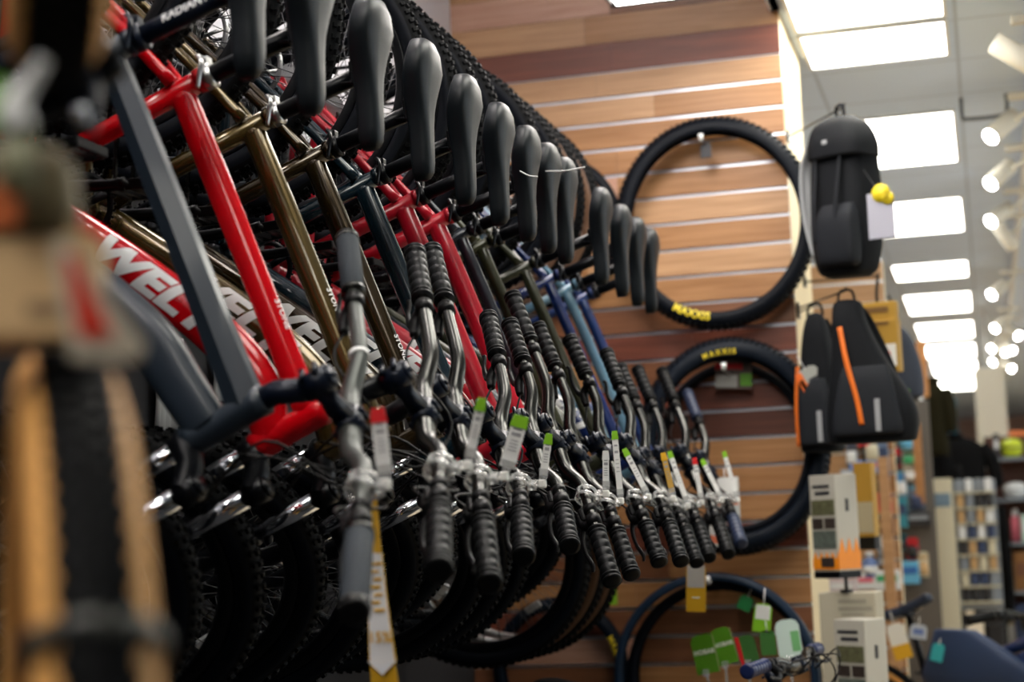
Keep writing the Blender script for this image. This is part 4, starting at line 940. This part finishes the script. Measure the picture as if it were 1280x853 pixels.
blister('white pack with a coral band beside the last grips', 893, 667, 5.7, .05, .08, [(.1, .4, .05, .95, mat('coral_print', (.8, .2, .1), .5))], R_(15), PAPER)
blister('red, white and green pack hanging inside the middle tyre', 917, 467, 6.14, .135, .115, [(.62, .82, .0, .75, REDC), (.05, .45, .0, .6, mat('silver_tool', (.4, .4, .38), .4)), (.1, .5, .68, 1, GREEN)], R_(3), mat('dim_pack', (.10, .07, .06), .5))

# ================================================================ BIKES STANDING ON THE FLOOR
def stand_M(px, py, Y, heading, local):      # puts the given bike point at a photo point, standing upright
    h = heading; F = Vector((math.cos(h), math.sin(h), 0)); L = Vector((-math.sin(h), math.cos(h), 0)); p = aty(px, py, Y)
    o = p-F*local[0]-L*local[1]; o.z = WR+.003
    return Matrix.Translation(o) @ Matrix.Rotation(h, 4, 'Z')
M = Matrix.Translation((-1.46, 5.02, WR+.003)) @ Matrix.Rotation(R_(-9), 4, 'Z')
KB = make_bike('black bike standing on the floor before the low tyres, with bluish grips', M, mat('black_paint', (.012, .012, .014), .4), R_(0), .37, .03, (0, 0, 0), spin=.5, levers=True, gmat=mat('blue_grip', (.008, .016, .07), .35), group='bikes standing on the floor')
M = stand_M(1140, 752, 7.5, R_(-40), (.24, 0, .54))
NAVYSAD = SAD.copy(); NAVYSAD.materials[0] = mat('navy_vinyl', (.008, .02, .05), .4)
BB_ = make_bike('dark blue bike with tan tyre walls standing at the lower right', M, paint('deep_blue_paint', (.006, .02, .09), .3), R_(-10), .33, .03, (0, 0, 0), spin=.2, seat_up=.085, sad_tilt=R_(-24), sad=NAVYSAD, tyre=bike_tyre(TAN), levers=True, group='bikes standing on the floor')
b = soft(smooth_secs([(0, 0, 0, .30, .03), (.05, 0, 0, .32, .05), (.14, .06, 0, .22, .05), (.24, .14, 0, .10, .03)]), e=.6); o = obj('pannier_bag', b, mat('navy_bag', (.010, .028, .085), .6), BB_.root, Matrix.Translation((.66, -.06, .27)) @ Matrix.Scale(-1, 4, (1, 0, 0)))
t = hang_card('white and amber swing tag hanging under the saddle of the dark blue bike', 1124, 802, 7.3, .075, .15, PAPER, [(.0, .4, 0, 1, GOLDC)], 0, R_(-14), name='swing_tag', string=.05)
t = hang_card('pale blue and white tag below the saddle of the dark blue bike', 1148, 790, 7.3, .07, .06, mat('pale_blue_card', (.45, .5, .6), .5), [(.3, .7, .2, .8, mat('blue_print', (.15, .22, .5), .5))], 0, R_(8), name='swing_tag', string=.03)
hang_card('turquoise oval tag on the frame of the dark blue bike', 1172, 816, 7.2, .05, .075, mat('turquoise_card', (.03, .35, .4), .4), [], 0, R_(15), name='swing_tag', string=.02)

# ================================================================ GOODS FURTHER DOWN THE SHOP
def colm(n, c, r=.5): return mat(n, c, r)
def pack(label, px0, py0, px1, py1, Y, cols, kind='box', name='product_pack', cat='package', depth=.06):
    """a product whose outline spans the two photo points at Y: body, lid or band"""
    p = aty((px0+px1)/2, py1, Y); q0 = aty(px0, (py0+py1)/2, Y); q1 = aty(px1, (py0+py1)/2, Y); w = (q1-q0).length; h = aty((px0+px1)/2, py0, Y).z-p.z
    t = thing(name, label, cat, p)
    if kind == 'bottle':
        b = MB(); b.loft([(0, 0, 0), (0, 0, .02*h), (0, 0, .58*h), (0, 0, .74*h), (0, 0, .80*h)], [w*.42, w*.5, w*.5, w*.3, w*.2], 20); obj('bottle_body', b, cols[0], t)
        b = MB(); b.loft([(0, 0, .79*h), (0, 0, .97*h), (0, 0, h)], [w*.26, w*.26, w*.2], 16); obj('cap', b, cols[1], t)
        b = MB(); b.loft([(0, 0, .15*h), (0, 0, .45*h)], w*.505, 20); obj('label_band', b, cols[2 if len(cols) > 2 else 1], t)
    elif kind == 'helmet':
        b = soft(smooth_secs([(0, 0, 0, w*.42, w*.5), (.15*h, 0, 0, w*.5, w*.58), (.6*h, 0, 0, w*.44, w*.5), (.9*h, 0, 0, w*.25, w*.3), (h, 0, 0, w*.06, w*.07)]), e=.95); obj('shell', b, cols[0], t)
        for k in (-1, 0, 1): b = MB(); b.curve([(k*w*.22, -w*.56, .25*h), (k*w*.2, -w*.44, .68*h), (k*w*.12, -w*.2, .97*h)], (w*.05, w*.03), n=8); obj('vent', b, INK, t)
        b = MB(); b.curve([(-w*.45, 0, .1*h), (-w*.2, -.02, -.35*h), (0, -.03, -.5*h), (w*.2, -.02, -.35*h), (w*.45, 0, .1*h)], (.006, .004), n=6); obj('chin_strap', b, INK, t)
    elif kind == 'hang':
        b = MB(); b.prism([(-w/2, 0), (w/2, 0), (w/2, h*.93), (w*.3, h), (-w*.3, h), (-w/2, h*.93)], .003); obj('backing_card', b, cols[0], t)
        b = soft(smooth_secs([(.08*h, 0, 0, w*.3, .01), (.14*h, 0, -.01, w*.42, depth*.5), (.5*h, 0, -.012, w*.42, depth*.55), (.62*h, 0, 0, w*.3, .01)]), e=.5); obj('product_bubble', b, cols[1], t)
        b = MB(); b.box((0, -.003, .80*h), (w*.8, .003, .14*h)); obj('header_print', b, cols[2 if len(cols) > 2 else 1], t)
    else:
        b = MB(); b.box((0, 0, h/2), (w, depth, h), bev=min(w, h)*.04); obj('pack_body', b, cols[0], t)
        b = MB(); b.box((0, -depth/2-.001, h*.6), (w*.8, .003, h*.32)); obj('front_label', b, cols[1], t)
    return t
cR, cB, cS, cW, cK = colm('g_red', (.55, .02, .03)), colm('g_blue', (.03, .13, .42)), colm('g_sky', (.12, .42, .68)), colm('g_white', (.72, .74, .76)), colm('g_black', (.02, .02, .024))
cG, cN, cT, cP, cY = colm('g_green', (.05, .36, .16)), colm('g_navy', (.03, .05, .12)), colm('g_tan', (.5, .32, .15)), colm('g_pink', (.75, .18, .25)), colm('g_lime', (.55, .65, .03))
cGr = colm('g_grey', (.22, .25, .29)); cCr = colm('g_cream', (.6, .56, .42)); cTeal = colm('g_teal', (.03, .22, .3)); cBr = colm('g_brown', (.18, .07, .035))
items = [
 ('red top of a packet under the backpacks', 1073, 545, 1087, 560, 7.9, (cR, cK), 'box'),
 ('grey packet under the black backpack with orange zip', 1058, 553, 1073, 583, 7.9, (cGr, cW, cN), 'hang'),
 ('dark hang packet with two pale spots under the backpacks', 1082, 540, 1101, 580, 8.0, (cN, cCr, cGr), 'hang'),
 ('slate blue tall pack left of the narrow wooden post', 1099, 548, 1112, 600, 8.05, (colm('g_slate', (.12, .17, .28)), cN), 'box'),
 ('bright blue and pink pouch over the tall flame box', 1063, 576, 1101, 592, 7.7, (colm('g_cobalt', (.15, .33, .8)), cP), 'box'),
 ('pale blue packet right behind the tall flame box', 1052, 587, 1082, 602, 7.9, (colm('g_pale', (.35, .4, .47)), cW), 'box'),
 ('dark bottle with a red band right of the slim ochre box', 1096, 585, 1114, 640, 8.0, (cK, cK, cR), 'bottle'),
 ('red bowl shaped pack under the dark bottle', 1095, 628, 1115, 641, 7.9, (cR, cR), 'box'),
 ('brown carton below the red pack', 1097, 650, 1118, 668, 8.1, (cBr, cT), 'box'),
 ('white bottle standing behind the slim ochre box', 1098, 660, 1113, 706, 7.9, (cW, cW, cGr), 'bottle'),
 ('blue and white jug below the slim ochre box', 1078, 690, 1099, 722, 7.8, (colm('g_denim', (.16, .24, .5)), cW, cW), 'bottle'),
 ('green and white flower patterned card', 1094, 713, 1126, 738, 7.6, (cW, cG), 'box'),
 ('white and pink packet left of the flower patterned card', 1072, 717, 1095, 737, 7.5, (cW, cP), 'box'),
 ('pinkish white sheet behind the carton at the lower right', 1036, 724, 1072, 745, 8.05, (colm('g_blush', (.6, .52, .55)), cW), 'box'),
 ('sky blue bottle at the top of the far goods', 1124, 538, 1142, 562, 9.6, (cS, cW, cS), 'bottle'),
 ('red packet left of the green and white ones', 1118, 560, 1128, 584, 9.4, (cR, cK, cR), 'hang'),
 ('green and white packet under the sky blue bottle', 1128, 562, 1146, 582, 9.7, (cW, cG, cG), 'hang'),
 ('cream packet under the green and white one', 1130, 582, 1146, 602, 9.8, (cCr, cW), 'hang'),
 ('sky blue upright pack below the red packet', 1121, 590, 1135, 622, 9.5, (cS, cW, cB), 'hang'),
 ('grey blue packet right of the sky blue upright pack', 1138, 602, 1157, 640, 9.9, (cGr, cN, cS), 'hang'),
 ('teal tall pack below the sky blue upright pack', 1122, 622, 1136, 660, 9.6, (cTeal, cN), 'box'),
 ('dark toolbox shaped pack in the middle of the far goods', 1134, 640, 1164, 658, 9.8, (cK, cGr), 'box'),
 ('olive packet beside the dark jackets', 1158, 612, 1168, 690, 10.6, (colm('g_olive', (.16, .15, .06)), cCr), 'box'),
 ('red tool packet below the dark toolbox', 1134, 672, 1149, 700, 9.6, (cR, cK, cR), 'hang'),
 ('teal and black packet left of the red tool packet', 1124, 668, 1135, 690, 9.5, (cTeal, cK), 'hang'),
 ('blue carton above the dark blue saddle', 1127, 702, 1150, 730, 8.4, (cS, cB), 'box'),
 ('beige packet right of the blue carton', 1147, 690, 1162, 722, 9.3, (cCr, cT), 'hang'),
 ('pale blue bottle at the foot of the dark jackets', 1170, 690, 1181, 748, 11.2, (colm('g_ice', (.35, .45, .65)), cTeal, cR), 'bottle'),
 ('white and yellow pouch over the jackets', 1174, 494, 1185, 546, 12.06, (cW, cY), 'hang'),
 ('teal pouch beside the white and yellow one', 1187, 498, 1198, 544, 12.06, (cTeal, cS), 'hang'),
]
DP = [8.2-.03, 10.0]
for (lab, x0, y0, x1, y1, Y, cols, k) in items:
    Y = 8.155 if Y < 8.3 else (9.984 if k == 'hang' else 9.957) if Y < 10 else Y; pack(lab, x0, y0, x1, y1, Y, cols, k, name='bottle' if k == 'bottle' else 'product_pack', cat='bottle' if k == 'bottle' else 'package')
b = MB(); p = aty(1114, 745, 8.14); b.box((0, 0, .2), (.05, .04, 1.5), bev=.003); o = obj('wooden_post', b, WOODS[0]); o.location = (p.x, p.y, p.z-.3); tag(o, 'narrow wooden post between the far goods', 'post')
b = MB(); p = aty(1150, 612, 9.96); b.box((0, 0, .15), (.05, .04, .46), bev=.003); o = obj('wooden_post', b, WOODS[1]); o.location = p; tag(o, 'short wooden strip left of the dark jackets', 'post')
b = MB(); b.box((.01, 0, 1.0), (.38, .03, 2.0), bev=.004); o = obj('pegboard', b, mat('pegboard_dark', (.10, .09, .08), .6)); o.location = (-.50, 10.005, 0); tag(o, 'dark panel behind the blue and red packets in the distance', 'panel')
# garments
JK = mat('dark_garment', (.004, .004, .0045), .9, noise=.2, nscale=20, spec=.1); JK2 = mat('olive_garment', (.014, .012, .005), .9, spec=.1)
def jacket(label, px, ptop, pbot, Y, w, m, yaw=0.0):
    top = aty(px, ptop, Y); h = top.z-aty(px, pbot, Y).z; t = thing('jacket', label, 'jacket', (top.x, top.y, top.z-h), (0, 0, yaw))
    obj('jacket_body', soft(smooth_secs([(0, 0, 0, w*.5, .07), (.03, 0, 0, w*.55, .09), (h*.5, 0, 0, w*.48, .085), (h*.8, 0, 0, w*.5, .08), (h*.93, 0, 0, w*.35, .06), (h, 0, 0, w*.1, .03)]), e=.8), m, t)
    for s in (-1, 1): b = MB(); b.curve([(s*w*.42, 0, h*.86), (s*w*.6, -.01, h*.62), (s*w*.64, -.02, h*.3)], [.055, .05, .04], n=12); obj('sleeve', b, m, t)
    b = MB(); b.ring(.05, [(-.015, -.02), (.012, -.02), (.012, .02), (-.015, .02)], 20, axis='z', c=(0, 0, h)); obj('collar', b, m, t)
    b = MB(); b.curve([(0, 0, h+.02), (0, 0, h+.07), (.02, 0, h+.09)], .004, n=6); obj('hanger_hook', b, STEEL, t); return t
jacket('dark olive garment hanging below the orange post', 1163, 476, 570, 11.2, .17, JK2)
jacket('long black jacket in the middle of the far clothes', 1168, 540, 860, 11.5, .24, JK)
jacket('black jacket with bulky shoulders, rightmost of the far clothes', 1192, 546, 640, 12.1, .42, JK, R_(10))
jacket('black trousers like garment beside the white rack, under the bulky jacket', 1232, 600, 850, 12.6, .16, JK)
b = MB(); p = aty(1152, 500, 10.8); b.box((0, 0, 0), (.06, .05, .35), bev=.004); o = obj('orange_post', b, colm('orange_wood', (.6, .27, .09))); o.location = aty(1153, 462, 10.8); tag(o, 'short orange post above the far clothes', 'post')
b = MB(); a, c = aty(1146, 474, 10.7), aty(1216, 548, 12.8); b.tube((0, 0, 0), (0, 2.3, 0), .012)
for y in (.02, 2.28): b.tube((0, y, -a.z-.04), (0, y, 0), .012)
o = obj('clothes_rail', b, STEEL); o.location = (a.x+.02, 10.7, a.z+.04); tag(o, 'steel rail over the far clothes', 'rail')
# white display rack
p = aty(1187, 768, 10.5); t = thing('display_rack', 'white display rack with rows of small goods behind the dark clothes', 'display rack', p)
h = aty(1187, 598, 10.5).z-p.z
b = MB(); b.box((.0, 0, (h-p.z)/2), (.13, .05, h+p.z), bev=.004); obj('header_panel', b, cCr, t)
b = MB(); b.box((.19, .06, h/2), (.25, .02, h*.96)); obj('back_panel', b, cGr, t)
for k in range(8): b = MB(); b.box((.19, .03, h*(.08+.115*k)), (.24, .10, .010)); obj('shelf', b, cCr, t)
b = MB(); b.box((.0, -.027, h*.84), (.10, .003, h*.10)); obj('blue_print', b, colm('g_steelblue', (.16, .24, .32)), t)
rn = random.Random(2); cc = [cK, cCr, cGr, cW, cT, cN]
for k in range(8):
    for j in range(4):
        b = MB(); b.box((0, 0, .04), (.042, .05, .075), bev=.005); o = obj('small_box', b, rn.choice(cc)); o.location = p+Vector((.105+.056*j, .02, h*(.08+.115*k)+.006))
        tag(o, 'small goods box on the white display rack', 'box', 'small boxes on the white rack')
b = MB(); b.box((0, 0, .75), (.10, .10, 1.5), bev=.01); p = aty(1243, 765, 10.8); o = obj('shelf_end', b, cK); o.location = (aty(1239, 700, 11.2).x, 11.2, .0); tag(o, 'black upright right of the white display rack', 'upright')
# pillar, sign, right hand shelves
pp = aty(1252, 700, 15.5); b = MB(); b.box((pp.x, 15.5, 1.3), (.26, .26, 2.6)); struct('pillar', b, colm('pillar_cream', (.66, .62, .52)))
p = aty(1268, 547, 16.5); t = thing('shop_sign', 'orange band sign at the far right of the shop', 'sign', p); b = MB(); b.box((.1, 0, 0), (.50, .04, .11), bev=.004); obj('sign_board', b, colm('sign_orange', (.72, .20, .06)), t); b = MB(); b.box((-.22, 0, 0), (.14, .05, .12)); obj('sign_end', b, colm('sign_grey', (.45, .40, .38)), t); b = MB()
for x in (-.2, .3): b.tube((x, 0, .06), (x, 0, H_A-p.z), .006, n=6); 
obj('suspension_rod', b, STEEL, t)
p = aty(1272, 760, 13.0); t = thing('shelf_unit', 'grey shelf unit at the right edge of the photo', 'shelf unit', (p.x+.14, 13.0, 0))
b = MB(); b.box((0, .18, .95), (.62, .03, 1.9)); obj('back_board', b, colm('board_dark', (.07, .06, .06)), t)
ZS = [.35, .75, 1.10, 1.42, 1.72]
for z in ZS: b = MB(); b.box((0, 0, z), (.62, .36, .02)); obj('shelf', b, cGr, t)
for s in (-1, 1): b = MB(); b.box((s*.31, .0, .95), (.025, .36, 1.9)); obj('side_panel', b, cCr, t)
def on_shelf(label, px, w, h, z, kind, cols, name, cat):
    x = aty(px, 650, 12.95).x; t = thing(name, label, cat, (x, 12.93, z+.011))
    if kind == 'ball':
        b = soft(smooth_secs([(0, 0, 0, w*.2, w*.2), (.12*h, 0, 0, w*.38, w*.38), (.5*h, 0, 0, w*.5, w*.5), (.88*h, 0, 0, w*.38, w*.38), (h, 0, 0, w*.05, w*.05)]), e=1); obj('shell', b, cols[0], t); b = MB(); b.ring(w*.47, [(-.004, -.006), (.006, -.006), (.006, .006), (-.004, .006)], 24, axis='z', c=(0, 0, h*.5)); obj('band', b, cols[1], t)
    elif kind == 'bottle':
        b = MB(); b.loft([(0, 0, 0), (0, 0, .7*h), (0, 0, .8*h)], [w*.5, w*.5, w*.3], 18); obj('bottle_body', b, cols[0], t); b = MB(); b.loft([(0, 0, .79*h), (0, 0, h)], w*.3, 14); obj('cap', b, cols[1], t)
    else:
        b = MB(); b.box((0, 0, h/2), (w, .15, h), bev=.006); obj('pack_body', b, cols[0], t); b = MB(); b.box((0, -.076, h*.55), (w*.7, .003, h*.35)); obj('front_label', b, cols[1], t)
on_shelf('lime green helmet on the top shelf at the right edge', 1271, .16, .14, 1.72, 'ball', (cY, cK), 'helmet', 'helmet')
on_shelf('dark pack left of the lime green helmet', 1252, .04, .18, 1.72, 'box', (cK, cW), 'product_pack', 'package')
on_shelf('white helmet on the second shelf at the right edge', 1272, .17, .12, 1.42, 'ball', (cW, cGr), 'helmet', 'helmet')
on_shelf('pink bottle on the middle shelf at the right edge', 1269, .07, .24, 1.10, 'bottle', (cP, cW), 'bottle', 'bottle')
on_shelf('pale green pack beside the pink bottle', 1281, .06, .2, 1.10, 'box', (colm('g_mint', (.5, .62, .55)), cW), 'product_pack', 'package')
on_shelf('grey beige carton on the lower shelf at the right edge', 1256, .07, .22, .75, 'box', (cCr, cW), 'carton', 'box')
on_shelf('brown leather look bag on the lower shelf at the right edge', 1275, .14, .28, .75, 'box', (colm('g_leather', (.25, .11, .03)), cBr), 'shopping_bag', 'bag')
on_shelf('dark navy pack on the bottom shelf at the right edge', 1277, .2, .3, .35, 'box', (cN, cK), 'product_pack', 'package')
on_shelf('white rolled pack on the bottom shelf at the right edge', 1258, .10, .2, .35, 'bottle', (cW, cCr), 'product_pack', 'package')
t = thing('low_platform', 'beige low platform on the floor at the right', 'platform', (-.12, 9.6, 0)); b = MB(); b.box((0, 0, .20), (.36, .7, .4), bev=.01); obj('platform_body', b, colm('platform_beige', (.34, .25, .13)), t); b = MB(); b.box((0, 0, .41), (.38, .72, .02), bev=.004); obj('platform_top', b, colm('platform_top', (.42, .32, .18)), t)

# ================================================================ FOREGROUND AT THE LEFT, VERY NEAR
def ptd(px, py, d):                          # room point at distance d along the view axis
    v = ray(px, py)*d; return Vector((v.x, v.y, v.z+EYE))
def tan_tyre(label, top, front, R, minor, up=True):
    """tyre with tan walls whose tread faces us; top is the tread point highest (or lowest) on it"""
    d = (front-top); d.z = 0; d.normalize(); c = Vector((top.x, top.y, top.z+(-R if up else R)))
    t = thing('tan_wall_tyre', label, 'tyre'); F = d; n = Vector((-d.y, d.x, 0))
    M = Matrix(((F.x, n.x, 0, c.x), (F.y, n.y, 0, c.y), (0, 0, 1, c.z), (0, 0, 0, 1))); t.matrix_world = M
    Rc = R-minor; pr = tyre_prof(minor, R_(128), 21)
    b = MB(); b.ring(Rc, pr+[(x*.9, y*.9) for x, y in reversed(pr)], 110); obj('side_wall', b, TAN, t)
    b = MB(); a = [(minor*1.05*math.cos(q), minor*1.05*math.sin(q)) for q in [R_(-33)+R_(66)*i/10 for i in range(11)]]
    b.ring(Rc, a+[(x*.9, y*.9) for x, y in reversed(a)], 110); knobs(b, Rc, minor, 110, h=.0045, ks=.66); obj('tread', b, RUBBER, t)
    return t, M
top = ptd(76, 432, 1.12); fr = ptd(118, 860, .84)
T1, M1 = tan_tyre('blurred tan walled tyre at the lower left, close to the camera', top, fr, .345, .032)
b = MB(); q = Vector((.345*math.cos(R_(33)), 0, .345*math.sin(R_(33)))); b.v = []
b.ring(.036, [(-.001, -.006), (.0015, -.006), (.0015, .006), (-.001, .006)], 32, axis='z'); b.xf(M1 @ Matrix.Translation((.313*math.cos(R_(30)), 0, .313*math.sin(R_(30)))) @ Matrix.Rotation(R_(-30), 4, 'Y') @ Matrix.Rotation(0, 4, 'X'))
tag(obj('tie_band', b, mat('dark_band', (.03, .032, .025), .5)), 'dark band tied round the blurred tan tyre at the lower left', 'band')
low = ptd(72, 78, 1.02); fr2 = ptd(84, -200, .86)
T2, M2 = tan_tyre('tyre with tan walls cut off by the upper left corner, close to the camera', low, fr2, .345, .031, False)
# cardboard sleeves
p = ptd(30, 432, .98); t = thing('cardboard_sleeve', 'blurred cardboard sleeve with an orange label between the two tan tyres', 'packaging', p, (0, 0, R_(24)))
b = MB(); b.box((0, 0, .031), (.09, .05, .062), bev=.004); obj('sleeve_body', b, KRAFT, t)
b = soft([(.060, -.008, 0, .040, .027), (.085, -.008, 0, .040, .028), (.104, -.008, 0, .038, .026), (.114, -.008, 0, .030, .02)], e=.4); obj('sleeve_top', b, mat('olive_card', (.20, .16, .085), .7), t)
b = MB(); b.box((-.018, -.0285, .078), (.04, .002, .026)); obj('orange_label', b, mat('orange_label', (.50, .11, .02), .6), t)
b = MB(); b.box((.018, -.0258, .018), (.026, .001, .008)); obj('printed_mark', b, mat('brown_mark', (.28, .18, .1), .7), t)
p = ptd(118, 372, .915); t = thing('cardboard_wedge', 'blurred white edged card with a red stripe beside the cardboard sleeve', 'packaging', p, (0, 0, R_(26)))
b = MB(); b.prism([(-.022, .030), (-.014, .032), (.026, -.026), (.024, -.034), (-.012, -.034), (-.018, 0)], .012); obj('wedge_body', b, mat('off_white_card', (.60, .52, .40), .6), t)
b = MB(); b.prism([(-.015, .022), (-.010, .022), (.010, -.022), (-.008, -.022)], .002, Matrix.Translation((0, -.0072, 0))); obj('red_stripe', b, mat('red_stripe', (.72, .03, .01), .5), t)
# hook with white end, green tag, dark lever
t = thing('wall_bracket', 'white ended hook with a green tag blurred at the left edge', 'hook', ptd(24, 135, .95), (0, 0, R_(20)))
b = MB(); b.curve([(.014, 0, .028), (.004, 0, .012), (-.003, 0, 0), (0, 0, -.012)], [.004, .005, .0085, .009], n=12); obj('white_end', b, mat('bright_white', (.8, .8, .78), .4), t)
b = MB(); b.loft([(0, 0, -.01), (0, 0, -.05)], [(.008, .004), (.010, .004)], 10); obj('plastic_tail', b, mat('pale_green_plastic', (.30, .30, .18), .4), t)
b = MB(); b.box((-.018, .005, .004), (.020, .003, .03)); obj('green_tag', b, GREEN, t)
t = thing('dark_lever', 'dark navy lever and cable cluster blurred under the upper tan tyre', 'lever', ptd(92, 110, 1.25), (0, 0, R_(20)))
b = MB(); b.curve([(-.04, 0, .03), (-.01, 0, .022), (.006, 0, .0), (.008, 0, -.035)], [.012, .016, .014, .009], n=12); obj('lever_body', b, NAVYM, t)
b = MB(); b.curve([(-.06, .0, -.02), (-.02, .01, .0), (.03, .02, .03)], [.02, .022, .016], n=12); obj('clamp', b, BLACKM, t)
b = MB(); b.loft([(.006, -.012, -.018), (.008, -.012, -.03)], .006, 10); obj('bolt', b, ALU, t)
